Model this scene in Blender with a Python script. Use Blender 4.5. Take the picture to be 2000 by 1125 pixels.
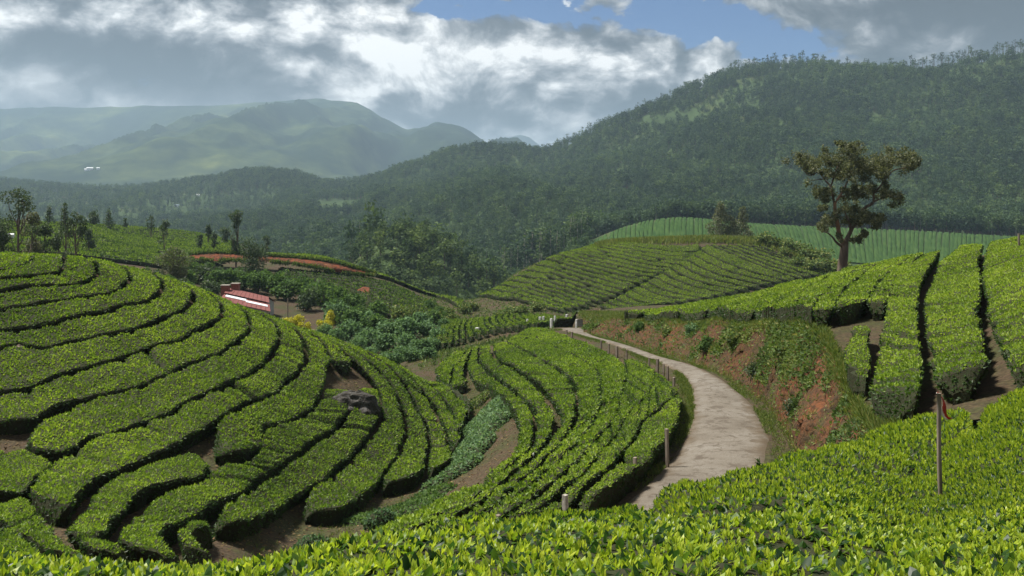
import bpy, math
import numpy as np
from mathutils import Vector

for _o in list(bpy.data.objects):
    bpy.data.objects.remove(_o)
SC = bpy.context.scene
COL = SC.collection
RNG = np.random.default_rng(11)

# ---------------------------------------------------------------- camera, sky, sun, exposure
F = 1732.0          # focal length in photo pixels (photo 2000 x 1125)
HY = 400.0          # eye level row in the photo
cam_d = bpy.data.cameras.new('camera')
cam_d.sensor_width = 36.0
cam_d.lens = F / 2000.0 * 36.0
cam_d.shift_y = -(562.5 - HY) / 2000.0
cam_d.clip_start = 0.1
cam_d.clip_end = 40000.0
cam = bpy.data.objects.new('camera', cam_d)
cam.rotation_euler = (math.radians(90), 0, 0)
COL.objects.link(cam)
SC.camera = cam

SUN_AZ, SUN_EL = math.radians(-68), math.radians(60)     # azimuth from the view direction, negative to the left
sun_d = bpy.data.lights.new('sun', 'SUN')
sun_d.energy = 3.5
sun_d.angle = math.radians(9.0)
sun_d.color = (1.0, 0.95, 0.86)
sun = bpy.data.objects.new('sun', sun_d)
S_DIR = Vector((math.sin(SUN_AZ) * math.cos(SUN_EL), math.cos(SUN_AZ) * math.cos(SUN_EL), math.sin(SUN_EL)))
sun.rotation_euler = S_DIR.to_track_quat('Z', 'Y').to_euler()
sun.location = (0, 0, 900)
COL.objects.link(sun)

SC.view_settings.view_transform = 'Standard'
SC.view_settings.look = 'None'
SC.view_settings.gamma = 1.0
SC.view_settings.use_curve_mapping = False
SC.view_settings.exposure = 1.25
SC.cycles.use_denoising = True
SC.cycles.max_bounces = 6
SC.cycles.diffuse_bounces = 3
SC.cycles.glossy_bounces = 2
SC.cycles.transmission_bounces = 4
SC.cycles.volume_bounces = 0
SC.cycles.transparent_max_bounces = 8
SC.cycles.sample_clamp_indirect = 4.0

WORLD = bpy.data.worlds.new('World')
SC.world = WORLD
WORLD.use_nodes = True


class NT:
    """small helper to wire shader nodes"""
    def __init__(self, tree):
        self.t = tree
        tree.nodes.clear()

    def n(self, kind, **kw):
        nd = self.t.nodes.new(kind)
        for k, v in kw.items():
            if k.startswith('i_'):
                key = k[2:].replace('_', ' ')
                self.put(nd, int(key) if key.isdigit() else key, v)
            else:
                setattr(nd, k, v)
        return nd

    def put(self, nd, key, v):
        s = nd.inputs[key]
        if isinstance(v, bpy.types.NodeSocket):
            self.t.links.new(v, s)
        elif isinstance(v, bpy.types.Node):
            self.t.links.new(v.outputs[0], s)
        else:
            s.default_value = v

    def math(self, op, a, b=0.0, c=0.0, clamp=False):
        nd = self.t.nodes.new('ShaderNodeMath')
        nd.operation = op
        nd.use_clamp = clamp
        for k, v in enumerate((a, b, c)):
            self.put(nd, k, v)
        return nd.outputs[0]

    def mix(self, fac, a, b, blend='MIX'):
        nd = self.t.nodes.new('ShaderNodeMix')
        nd.data_type = 'RGBA'
        nd.blend_type = blend
        self.put(nd, 0, fac)
        self.put(nd, 6, a)
        self.put(nd, 7, b)
        return nd.outputs[2]

    def ramp(self, fac, stops, interp='LINEAR'):
        nd = self.t.nodes.new('ShaderNodeValToRGB')
        nd.color_ramp.interpolation = interp
        el = nd.color_ramp.elements
        while len(el) < len(stops):
            el.new(0.5)
        for e, (p, c) in zip(el, stops):
            e.position = p
            e.color = (c, c, c, 1) if isinstance(c, (int, float)) else (*c, 1)
        self.put(nd, 0, fac)
        return nd.outputs[0]

    def noise(self, vec, scale, detail=4.0, rough=0.5, dist=0.0):
        nd = self.n('ShaderNodeTexNoise')
        nd.inputs['Scale'].default_value = scale
        nd.inputs['Detail'].default_value = detail
        nd.inputs['Roughness'].default_value = rough
        nd.inputs['Distortion'].default_value = dist
        if vec is not None:
            self.put(nd, 'Vector', vec)
        return nd.outputs[0]


def px_dir(px, py):
    v = Vector(((px - 1000) / F, 1.0, (HY - py) / F))
    return v.normalized()


def build_sky():
    w = NT(WORLD.node_tree)
    sky = w.n('ShaderNodeTexSky', sky_type='NISHITA', sun_disc=False, sun_elevation=SUN_EL, sun_rotation=SUN_AZ,
              altitude=1500.0, air_density=1.0, dust_density=0.8, ozone_density=1.4)
    tc = w.n('ShaderNodeTexCoord')
    d = tc.outputs['Generated']
    mp = w.n('ShaderNodeMapping')
    mp.inputs['Scale'].default_value = (1.0, 1.0, 1.55)
    mp.inputs['Location'].default_value = (0.37, 0.11, 0.23)
    w.put(mp, 'Vector', d)
    warp = w.n('ShaderNodeTexNoise')
    warp.inputs['Scale'].default_value = 5.0
    warp.inputs['Detail'].default_value = 3.0
    w.put(warp, 'Vector', mp)
    sub = w.n('ShaderNodeVectorMath', operation='SUBTRACT')
    w.put(sub, 0, warp.outputs['Color'])
    sub.inputs[1].default_value = (0.5, 0.5, 0.5)
    scl = w.n('ShaderNodeVectorMath', operation='SCALE')
    w.put(scl, 0, sub)
    scl.inputs['Scale'].default_value = 0.10
    add = w.n('ShaderNodeVectorMath', operation='ADD')
    w.put(add, 0, mp)
    w.put(add, 1, scl)
    p = add.outputs[0]
    # a sample taken towards the sun lights the billows
    off = w.n('ShaderNodeVectorMath', operation='ADD')
    w.put(off, 0, p)
    off.inputs[1].default_value = (-0.012, 0.0, 0.035)
    q = off.outputs[0]
    big = w.noise(p, 8.5, 10.0, 0.60)
    lit = w.noise(q, 8.5, 10.0, 0.60)
    fine = w.noise(p, 26.0, 6.0, 0.6)
    huge = w.noise(p, 2.6, 2.0, 0.5)

    def blob(px, py, r0, r1):
        """1 inside r0 pixels of a direction, 0 outside r1"""
        v = px_dir(px, py)
        sb = w.n('ShaderNodeVectorMath', operation='SUBTRACT')
        w.put(sb, 0, d)
        sb.inputs[1].default_value = v
        sq = w.n('ShaderNodeVectorMath', operation='MULTIPLY')
        w.put(sq, 0, sb)
        sq.inputs[1].default_value = (1.0, 1.0, 2.6)
        ln = w.n('ShaderNodeVectorMath', operation='LENGTH')
        w.put(ln, 0, sq)
        mr = w.n('ShaderNodeMapRange', interpolation_type='SMOOTHSTEP')
        w.put(mr, 'Value', ln.outputs['Value'])
        mr.inputs['From Min'].default_value = r1 / F
        mr.inputs['From Max'].default_value = r0 / F
        return mr.outputs[0]

    # cover: everywhere cloudy, with a few rents of blue
    cov = w.math('ADD', w.math('MULTIPLY', big, 0.75), w.math('MULTIPLY', huge, 0.5))
    cov = w.math('ADD', cov, w.math('MULTIPLY', w.math('SUBTRACT', fine, 0.34), 0.75))
    for px, py, r0, r1, k in ((1190, 15, 60, 260, 0.20), (1500, 60, 70, 270, 0.27), (1640, 95, 10, 170, 0.13), (885, 5, 30, 140, 0.40),
                              (1340, 35, 60, 190, 0.22), (1080, 10, 30, 140, 0.22)):
        cov = w.math('SUBTRACT', cov, w.math('MULTIPLY', blob(px, py, r0, r1), k))
    for px, py, r0, r1, k in ((1250, 110, 20, 230, 0.18), (1500, 0, 10, 80, 0.20), (1830, 40, 60, 250, 0.14), (1020, 70, 20, 120, 0.12),
                              (1650, 5, 20, 160, 0.2)):
        cov = w.math('ADD', cov, w.math('MULTIPLY', blob(px, py, r0, r1), k))
    mask = w.ramp(cov, ((0.41, 0.0), (0.46, 0.7), (0.55, 1.0)), 'EASE')
    # brightness: sunlit tops against grey bases
    rel = w.math('SUBTRACT', big, lit)
    br = w.math('ADD', w.math('MULTIPLY', rel, 3.8), 0.40)
    br = w.math('ADD', br, w.math('MULTIPLY', w.math('SUBTRACT', fine, 0.5), 0.42))
    br = w.math('ADD', br, w.math('MULTIPLY', w.math('SUBTRACT', 0.5, huge), 0.6))
    for px, py, r0, r1, k in ((590, 90, 40, 330, 0.34), (660, 10, 30, 200, 0.2), (1090, 130, 30, 240, 0.16), (60, 170, 20, 120, 0.16),
                              (820, 60, 30, 220, 0.16), (1100, 240, 20, 140, 0.14)):
        br = w.math('ADD', br, w.math('MULTIPLY', blob(px, py, r0, r1), k))
    for px, py, r0, r1, k in ((260, 85, 60, 280, 0.32), (120, 30, 30, 200, 0.12), (1850, 35, 80, 300, 0.30), (330, 190, 60, 330, 0.12), (1270, 100, 20, 120, 0.2),
                              (860, 200, 30, 160, 0.16), (560, 190, 20, 120, 0.18)):
        br = w.math('SUBTRACT', br, w.math('MULTIPLY', blob(px, py, r0, r1), k))
    bank = w.math('MAXIMUM', blob(60, 215, 60, 420), blob(420, 205, 60, 260))
    br = w.math('ADD', w.math('MULTIPLY', br, w.math('SUBTRACT', 1.0, w.math('MULTIPLY', bank, 0.5))), w.math('MULTIPLY', bank, 0.23))
    cl = w.ramp(br, ((0.0, (.05, .058, .07)), (0.28, (.11, .12, .135)), (0.5, (.26, .27, .285)), (0.75, (.50, .51, .515)), (1.0, (.86, .86, .84))))
    cs = w.n('ShaderNodeVectorMath', operation='SCALE')     # to the sky's radiance
    w.put(cs, 0, cl)
    cs.inputs['Scale'].default_value = 5.9
    cl = cs.outputs[0]
    skyc = w.n('ShaderNodeVectorMath', operation='MULTIPLY')
    w.put(skyc, 0, sky)
    skyc.inputs[1].default_value = (0.17, 0.25, 0.36)
    col = w.mix(mask, skyc.outputs[0], cl)
    bg = w.n('ShaderNodeBackground')
    w.put(bg, 'Color', col)
    bg.inputs['Strength'].default_value = 0.1
    out = w.n('ShaderNodeOutputWorld')
    w.put(out, 'Surface', bg)


build_sky()

# ---------------------------------------------------------------- small numeric toolbox
def _hash(ix, iy, iz, seed):
    h = (ix.astype(np.int64) * 374761393 + iy.astype(np.int64) * 668265263 + iz.astype(np.int64) * 1274126177 + seed * 974711) & 0xFFFFFFFF
    h = ((h ^ (h >> 13)) * 1274126177) & 0xFFFFFFFF
    h = ((h ^ (h >> 16)) * 2246822519) & 0xFFFFFFFF
    return ((h ^ (h >> 15)) & 0xFFFFFF) / float(0xFFFFFF)


def vnoise(x, y, z=None, seed=0):
    x = np.asarray(x, float); y = np.asarray(y, float)
    z = np.zeros_like(x) if z is None else np.asarray(z, float)
    ix, iy, iz = np.floor(x), np.floor(y), np.floor(z)
    fx, fy, fz = x - ix, y - iy, z - iz
    fx, fy, fz = (t * t * (3 - 2 * t) for t in (fx, fy, fz))
    r = 0
    for a in (0, 1):
        for b in (0, 1):
            for c in (0, 1):
                wgt = (fx if a else 1 - fx) * (fy if b else 1 - fy) * (fz if c else 1 - fz)
                r = r + wgt * _hash(ix + a, iy + b, iz + c, seed)
    return r * 2 - 1


def fbm(x, y, z=None, octaves=3, seed=0):
    s, a, t = 0, 1.0, 0
    for k in range(octaves):
        f = 2.03 ** k
        s = s + a * vnoise(np.asarray(x) * f, np.asarray(y) * f, None if z is None else np.asarray(z) * f, seed + k * 17)
        t += a
        a *= 0.5
    return s / t


def pchip_slopes(x, y):
    h = np.diff(x); d = np.diff(y) / h
    m = np.zeros_like(y)
    m[0], m[-1] = d[0], d[-1]
    for k in range(1, len(x) - 1):
        if d[k - 1] * d[k] > 0:
            w1, w2 = 2 * h[k] + h[k - 1], h[k] + 2 * h[k - 1]
            m[k] = (w1 + w2) / (w1 / d[k - 1] + w2 / d[k])
    return m


def pchip(x, y, q):
    x = np.asarray(x, float); y = np.asarray(y, float)
    m = pchip_slopes(x, y)
    q = np.clip(q, x[0], x[-1])
    k = np.clip(np.searchsorted(x, q, side='right') - 1, 0, len(x) - 2)
    h = x[k + 1] - x[k]
    t = (q - x[k]) / h
    return ((1 + 2 * t) * (1 - t) ** 2 * y[k] + t * (1 - t) ** 2 * h * m[k] + t * t * (3 - 2 * t) * y[k + 1] + t * t * (t - 1) * h * m[k + 1])


HEDGE = 0.72        # plucked height of the tea above the soil


class Surface:
    """ground height z over (bearing column px, distance D); tabulated, then read bilinearly.
    A station is (D, 'c', row) top of the tea seen at that row, (D, 'g', row) soil seen at that row, (D, 'z', height)."""
    def __init__(self, columns, p0, p1, d0, d1, np_=420, nd=620, smooth=3.0, drop=None):
        drop = HEDGE if drop is None else drop
        self.p = np.linspace(p0, p1, np_)
        self.ld = np.linspace(math.log(d0), math.log(d1), nd)
        D = np.exp(self.ld)
        xs = sorted(columns)
        prof = []
        for c in xs:
            st = []
            for D_, kind, v in columns[c]:
                if kind == 'z':
                    z = v
                else:
                    z = -(v - HY) / F * D_ - (drop if kind == 'c' else 0.0)
                st.append((D_, z))
            st.sort()
            a = np.array(st)
            prof.append(pchip(np.log(a[:, 0]), a[:, 1], self.ld))
        prof = np.array(prof)
        T = np.empty((np_, nd))
        for j in range(nd):
            T[:, j] = pchip(np.array(xs, float), prof[:, j], self.p)
        if smooth:
            k = np.arange(-12, 13)
            g = np.exp(-0.5 * (k / smooth) ** 2); g /= g.sum()
            P = np.pad(T, ((12, 12), (0, 0)), mode='edge')
            T = sum(g[i] * P[i:i + np_] for i in range(25))
            g2 = np.exp(-0.5 * (k / 2.5) ** 2); g2 /= g2.sum()
            P = np.pad(T, ((0, 0), (12, 12)), mode='edge')
            T = sum(g2[i] * P[:, i:i + nd] for i in range(25))
        self.T = T

    def at(self, px, D):
        px = np.asarray(px, float); D = np.asarray(D, float)
        u = np.clip((px - self.p[0]) / (self.p[1] - self.p[0]), 0, len(self.p) - 1.001)
        v = np.clip((np.log(np.maximum(D, 1e-3)) - self.ld[0]) / (self.ld[1] - self.ld[0]), 0, len(self.ld) - 1.001)
        i, j = u.astype(int), v.astype(int)
        a, b = u - i, v - j
        T = self.T
        return (T[i, j] * (1 - a) * (1 - b) + T[i + 1, j] * a * (1 - b) + T[i, j + 1] * (1 - a) * b + T[i + 1, j + 1] * a * b)

    def z(self, x, y):
        y = np.maximum(y, 0.5)
        return self.at(1000 + F * np.asarray(x) / y, y)

    def hit(self, px, py, dmin, dmax, lift=0.0):
        """distance at which the sight line through a photo point meets the surface raised by lift"""
        ds = np.exp(np.linspace(math.log(dmin), math.log(dmax), 900))
        px = np.atleast_1d(np.asarray(px, float)); py = np.atleast_1d(np.asarray(py, float))
        out = np.empty(len(px))
        for k in range(len(px)):
            row = HY - F * (self.at(np.full(900, px[k]), ds) + lift) / ds
            ok = np.nonzero(row <= py[k])[0]
            if len(ok) == 0:
                out[k] = ds[np.argmin(row)]
            elif ok[0] == 0:
                out[k] = ds[0]
            else:
                j = ok[0]
                t = (row[j - 1] - py[k]) / max(row[j - 1] - row[j], 1e-6)
                out[k] = ds[j - 1] + (ds[j] - ds[j - 1]) * t
        return out


def plan(px, D):
    return np.stack([(np.asarray(px) - 1000) / F * np.asarray(D), np.asarray(D, float)], -1)


# ---------------------------------------------------------------- building meshes
def link(o, parent=None):
    COL.objects.link(o)
    if parent is not None:
        o.parent = parent
    return o


def mesh_np(name, co, faces_list, mats, parent=None, mat_idx=None, attrs=None, smooth=False):
    """one mesh object from numpy: faces_list = list of (n,k) index arrays"""
    me = bpy.data.meshes.new(name)
    co = np.asarray(co, np.float32)
    me.vertices.add(len(co))
    me.vertices.foreach_set('co', co.ravel())
    loops = np.concatenate([f.ravel() for f in faces_list]).astype(np.int32)
    sizes = np.concatenate([np.full(len(f), f.shape[1]) for f in faces_list]).astype(np.int32)
    starts = np.concatenate([[0], np.cumsum(sizes)[:-1]]).astype(np.int32)
    me.loops.add(len(loops))
    me.loops.foreach_set('vertex_index', loops)
    me.polygons.add(len(sizes))
    me.polygons.foreach_set('loop_start', starts)
    for m in (mats if isinstance(mats, (list, tuple)) else [mats]):
        me.materials.append(m)
    if mat_idx is not None:
        me.polygons.foreach_set('material_index', np.asarray(mat_idx, np.int32))
    me.polygons.foreach_set('use_smooth', np.full(len(sizes), bool(smooth)))
    for k, v in (attrs or {}).items():
        a = me.attributes.new(k, 'FLOAT', 'POINT')
        a.data.foreach_set('value', np.asarray(v, np.float32))
    me.update(calc_edges=True)
    return link(bpy.data.objects.new(name, me), parent)


def grid_faces(n, m, wrap=False):
    i = np.arange(n - 1)[:, None]
    j = np.arange(m if wrap else m - 1)[None, :]
    j2 = (j + 1) % m
    a = i * m + j; b = (i + 1) * m + j; c = (i + 1) * m + j2; d = i * m + j2
    return np.stack([a + 0 * d, b + 0 * d, c + 0 * a, d + 0 * a], -1).reshape(-1, 4)


def tag(o, label=None, cat=None, group=None, kind=None):
    if label: o['label'] = label
    if cat: o['category'] = cat
    if group: o['group'] = group
    if kind: o['kind'] = kind
    return o


class Soup:
    """collects vertices and faces of one part"""
    def __init__(self):
        self.v, self.f, self.n, self.t = [], [], 0, []

    def add(self, co, faces, tint=0.5):
        co = np.asarray(co, float)
        self.v.append(co)
        for f in (faces if isinstance(faces, list) else [faces]):
            self.f.append(np.asarray(f) + self.n)
        self.n += len(co)
        self.t.append(np.broadcast_to(np.asarray(tint, float), (len(co),)))
        return self

    def box(self, c, s, rz=0.0, tint=0.5):
        c = np.asarray(c, float); s = np.asarray(s, float) / 2
        k = np.array([[x, y, z] for x in (-1, 1) for y in (-1, 1) for z in (-1, 1)], float) * s
        R = np.array([[math.cos(rz), -math.sin(rz), 0], [math.sin(rz), math.cos(rz), 0], [0, 0, 1]])
        f = np.array([[0, 1, 3, 2], [4, 6, 7, 5], [0, 4, 5, 1], [2, 3, 7, 6], [0, 2, 6, 4], [1, 5, 7, 3]])
        return self.add(k @ R.T + c, f, tint)

    def tube(self, pts, rad, sides=7, tint=0.5, cap=True):
        pts = np.asarray(pts, float); n = len(pts)
        rad = np.broadcast_to(np.asarray(rad, float), (n,))
        tan = np.gradient(pts, axis=0) if n > 2 else np.repeat((pts[1] - pts[0])[None], n, 0)
        tan /= np.maximum(np.linalg.norm(tan, axis=1, keepdims=True), 1e-9)
        ref = np.where(np.abs(tan[:, 2:3]) > 0.9, np.array([[1.0, 0, 0]]), np.array([[0, 0, 1.0]]))
        u = np.cross(tan, ref); u /= np.maximum(np.linalg.norm(u, axis=1, keepdims=True), 1e-9)
        w_ = np.cross(tan, u)
        a = np.linspace(0, 2 * math.pi, sides, endpoint=False)
        ring = pts[:, None] + rad[:, None, None] * (np.cos(a)[None, :, None] * u[:, None] + np.sin(a)[None, :, None] * w_[:, None])
        fs = [grid_faces(n, sides, True)]
        if cap:
            fs.append(np.arange(sides)[None, ::-1])
            fs.append((np.arange(sides) + (n - 1) * sides)[None])
        return self.add(ring.reshape(-1, 3), fs, tint)

    def build(self, name, mats, parent=None, smooth=False, tint=False):
        return mesh_np(name, np.concatenate(self.v), _by_size(self.f), mats, parent, attrs={'tint': np.concatenate(self.t)} if tint else None, smooth=smooth)


def _by_size(fs):
    d = {}
    for f in fs:
        d.setdefault(f.shape[1], []).append(f)
    return [np.concatenate(v) for v in d.values()]


def unit(v):
    return v / np.maximum(np.linalg.norm(v, axis=-1, keepdims=True), 1e-9)


def leaf_quads(P, A, N, s, w=0.32, fold=0.10):
    """folded rhombic leaves: base P, axis A, facing N, length s"""
    n = len(P)
    s = np.broadcast_to(np.asarray(s, float), (n,))[:, None]
    A = unit(A)
    B = unit(np.cross(A, N))
    Nn = np.cross(B, A)
    mid = P + A * s * 0.48
    co = np.stack([P, mid - B * s * w + Nn * s * fold, P + A * s, mid + B * s * w + Nn * s * fold], 1).reshape(-1, 3)
    f = np.arange(n * 4).reshape(n, 4)
    return co, f


def rand_unit(n):
    return unit(RNG.normal(size=(n, 3)))


# ---------------------------------------------------------------- materials
def new_mat(name):
    m = bpy.data.materials.new(name)
    m.use_nodes = True
    return m, NT(m.node_tree)


def leaf_mat(name, stops, trans=0.35, rough=0.45, spec=0.35, patch=None, each=0.0):
    """leaf blade: colour by the leaf's own tint (age), light passing through"""
    m, t = new_mat(name)
    a = t.n('ShaderNodeAttribute', attribute_name='tint')
    c = t.ramp(a.outputs['Fac'], stops)
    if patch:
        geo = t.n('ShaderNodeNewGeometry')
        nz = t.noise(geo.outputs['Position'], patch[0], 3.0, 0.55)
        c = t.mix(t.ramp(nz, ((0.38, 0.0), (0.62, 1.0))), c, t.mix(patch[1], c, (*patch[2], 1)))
    if each:
        oi = t.n('ShaderNodeObjectInfo')
        v = t.ramp(oi.outputs['Random'], ((0.0, (0.45, 0.52, 0.65)), (0.35, (0.78, 0.85, 0.95)), (0.7, (1.05, 1.05, 0.95)), (1.0, (1.5, 1.4, 1.05))))
        c = t.mix(each, c, v, 'MULTIPLY')
    b = t.n('ShaderNodeBsdfPrincipled')
    t.put(b, 'Base Color', c)
    b.inputs['Roughness'].default_value = rough
    b.inputs['Specular IOR Level'].default_value = spec
    tr = t.n('ShaderNodeBsdfTranslucent')
    t.put(tr, 'Color', t.mix(1.0, c, (1.25, 1.3, 0.75, 1), 'MULTIPLY'))
    mx = t.n('ShaderNodeMixShader')
    mx.inputs[0].default_value = trans
    t.put(mx, 1, b)
    t.put(mx, 2, tr)
    o = t.n('ShaderNodeOutputMaterial')
    t.put(o, 'Surface', mx)
    return m


def earth_mat(name, cols, scale=0.6, rough=0.95, bump=0.3, fine=14.0, bdist=0.05):
    m, t = new_mat(name)
    geo = t.n('ShaderNodeNewGeometry')
    pos = geo.outputs['Position']
    n1 = t.noise(pos, scale, 5.0, 0.6)
    n2 = t.noise(pos, scale * 7, 4.0, 0.6)
    n3 = t.noise(pos, fine, 3.0, 0.6)
    k = t.math('ADD', t.math('MULTIPLY', n1, 0.7), t.math('MULTIPLY', n2, 0.3))
    c = t.ramp(k, cols)
    c = t.mix(t.ramp(n3, ((0.4, 0.0), (0.6, 0.75))), c, (0.03, 0.024, 0.015, 1), 'MIX')
    b = t.n('ShaderNodeBsdfPrincipled')
    t.put(b, 'Base Color', c)
    b.inputs['Roughness'].default_value = rough
    b.inputs['Specular IOR Level'].default_value = 0.15
    bp = t.n('ShaderNodeBump')
    bp.inputs['Strength'].default_value = bump
    bp.inputs['Distance'].default_value = bdist
    t.put(bp, 'Height', t.math('ADD', n2, n3))
    t.put(b, 'Normal', bp)
    o = t.n('ShaderNodeOutputMaterial')
    t.put(o, 'Surface', b)
    return m


def plain_mat(name, col, rough=0.8, var=0.25, scale=8.0, metal=0.0, spec=0.3, stretch=(1, 1, 1)):
    m, t = new_mat(name)
    tc = t.n('ShaderNodeTexCoord')
    mp = t.n('ShaderNodeMapping')
    mp.inputs['Scale'].default_value = stretch
    t.put(mp, 'Vector', tc.outputs['Object'])
    nz = t.noise(mp.outputs[0], scale, 5.0, 0.6)
    c = t.mix(t.ramp(nz, ((0.3, 0.0), (0.7, 1.0))), tuple(x * (1 - var) for x in col) + (1,), tuple(min(1, x * (1 + var)) for x in col) + (1,))
    b = t.n('ShaderNodeBsdfPrincipled')
    t.put(b, 'Base Color', c)
    b.inputs['Roughness'].default_value = rough
    b.inputs['Metallic'].default_value = metal
    b.inputs['Specular IOR Level'].default_value = spec
    bp = t.n('ShaderNodeBump')
    bp.inputs['Strength'].default_value = 0.25
    bp.inputs['Distance'].default_value = 0.02
    t.put(bp, 'Height', nz)
    t.put(b, 'Normal', bp)
    o = t.n('ShaderNodeOutputMaterial')
    t.put(o, 'Surface', b)
    return m


MAT = {}
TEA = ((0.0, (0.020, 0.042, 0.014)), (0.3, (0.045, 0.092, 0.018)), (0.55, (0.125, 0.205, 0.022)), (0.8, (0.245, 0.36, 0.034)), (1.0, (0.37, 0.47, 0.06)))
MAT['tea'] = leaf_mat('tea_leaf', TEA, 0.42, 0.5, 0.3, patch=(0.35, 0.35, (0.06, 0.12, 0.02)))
MAT['tea_far'] = leaf_mat('tea_leaf_distant', ((0.0, (0.014, 0.034, 0.012)), (0.35, (0.045, 0.09, 0.018)), (0.65, (0.13, 0.21, 0.025)), (1.0, (0.24, 0.33, 0.04))), 0.35, 0.6, 0.2)
MAT['valley_tea'] = leaf_mat('valley_tea_row', ((0.0, (0.02, 0.045, 0.018)), (0.5, (0.042, 0.08, 0.026)), (1.0, (0.07, 0.115, 0.034))), 0.06, 1.0, 0.0)
MAT['tea_wood'] = earth_mat('tea_inner_twigs', ((0.3, (0.020, 0.026, 0.012)), (0.7, (0.040, 0.052, 0.020))), 2.0, 0.9, 0.5, 18.0)
MAT['soil'] = earth_mat('hillside_soil', ((0.25, (0.055, 0.038, 0.024)), (0.45, (0.085, 0.058, 0.036)), (0.55, (0.06, 0.06, 0.024)), (0.75, (0.05, 0.075, 0.022))), 0.30, 0.95, 0.5, 9.0)
MAT['bank'] = earth_mat('red_earth_bank', ((0.33, (0.27, 0.095, 0.038)), (0.40, (0.15, 0.058, 0.026)), (0.48, (0.11, 0.05, 0.024)), (0.57, (0.085, 0.055, 0.026)), (0.66, (0.085, 0.085, 0.032)), (0.8, (0.08, 0.10, 0.034))), 0.42, 0.95, 0.9, 6.0, 0.12)
MAT['cut'] = earth_mat('red_earth_cut', ((0.3, (0.10, 0.034, 0.018)), (0.45, (0.19, 0.056, 0.024)), (0.55, (0.12, 0.042, 0.02)), (0.7, (0.27, 0.105, 0.045))), 0.35, 0.95, 0.6, 2.0, 0.2)
MAT['veg_bank'] = leaf_mat('bank_weed_leaf', ((0.0, (0.045, 0.075, 0.022)), (0.4, (0.09, 0.15, 0.04)), (0.7, (0.16, 0.21, 0.055)), (1.0, (0.30, 0.27, 0.11))), 0.35, 0.6, 0.2)
MAT['creeper'] = leaf_mat('creeper_leaf', ((0.0, (0.05, 0.10, 0.045)), (0.5, (0.15, 0.25, 0.12)), (1.0, (0.26, 0.37, 0.20))), 0.35, 0.7, 0.12)
MAT['grass'] = leaf_mat('wild_grass', ((0.0, (0.06, 0.10, 0.02)), (0.5, (0.12, 0.17, 0.035)), (1.0, (0.24, 0.24, 0.07))), 0.35, 0.6, 0.2)
MAT['shrub'] = leaf_mat('shrub_leaf', ((0.0, (0.03, 0.06, 0.02)), (0.5, (0.075, 0.14, 0.042)), (1.0, (0.15, 0.23, 0.07))), 0.35, 0.7, 0.12)
MAT['tree'] = leaf_mat('tree_leaf', ((0.0, (0.04, 0.052, 0.03)), (0.5, (0.105, 0.122, 0.066)), (1.0, (0.20, 0.205, 0.11))), 0.4, 0.5, 0.3)
MAT['tree_dark'] = leaf_mat('dark_tree_leaf', ((0.0, (0.025, 0.045, 0.022)), (0.5, (0.055, 0.09, 0.038)), (1.0, (0.11, 0.15, 0.06))), 0.3, 0.5, 0.3)
MAT['forest'] = leaf_mat('forest_leaf', ((0.0, (0.022, 0.042, 0.026)), (0.5, (0.05, 0.085, 0.045)), (1.0, (0.10, 0.14, 0.065))), 0.28, 0.7, 0.1, patch=(0.005, 0.7, (0.085, 0.135, 0.065)), each=1.0)  # lighter noise patches vary the wood and put patches of sunlight into the colour
MAT['mound'] = leaf_mat('mound_tree_leaf', ((0.0, (0.035, 0.06, 0.03)), (0.5, (0.085, 0.13, 0.055)), (1.0, (0.15, 0.20, 0.085))), 0.32, 0.7, 0.1, each=0.8)  # lighter variant of the forest leaf; the mound's sunlight is painted into it
MAT['bark'] = plain_mat('grey_brown_bark', (0.11, 0.085, 0.065), 0.9, 0.4, 5.0, stretch=(1, 1, 0.25))
MAT['bark_red'] = plain_mat('reddish_bark', (0.20, 0.12, 0.075), 0.9, 0.4, 4.0, stretch=(1, 1, 0.25))
MAT['bark_pale'] = plain_mat('pale_bark', (0.36, 0.33, 0.29), 0.85, 0.3, 2.0, stretch=(1, 1, 0.2))

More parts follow.
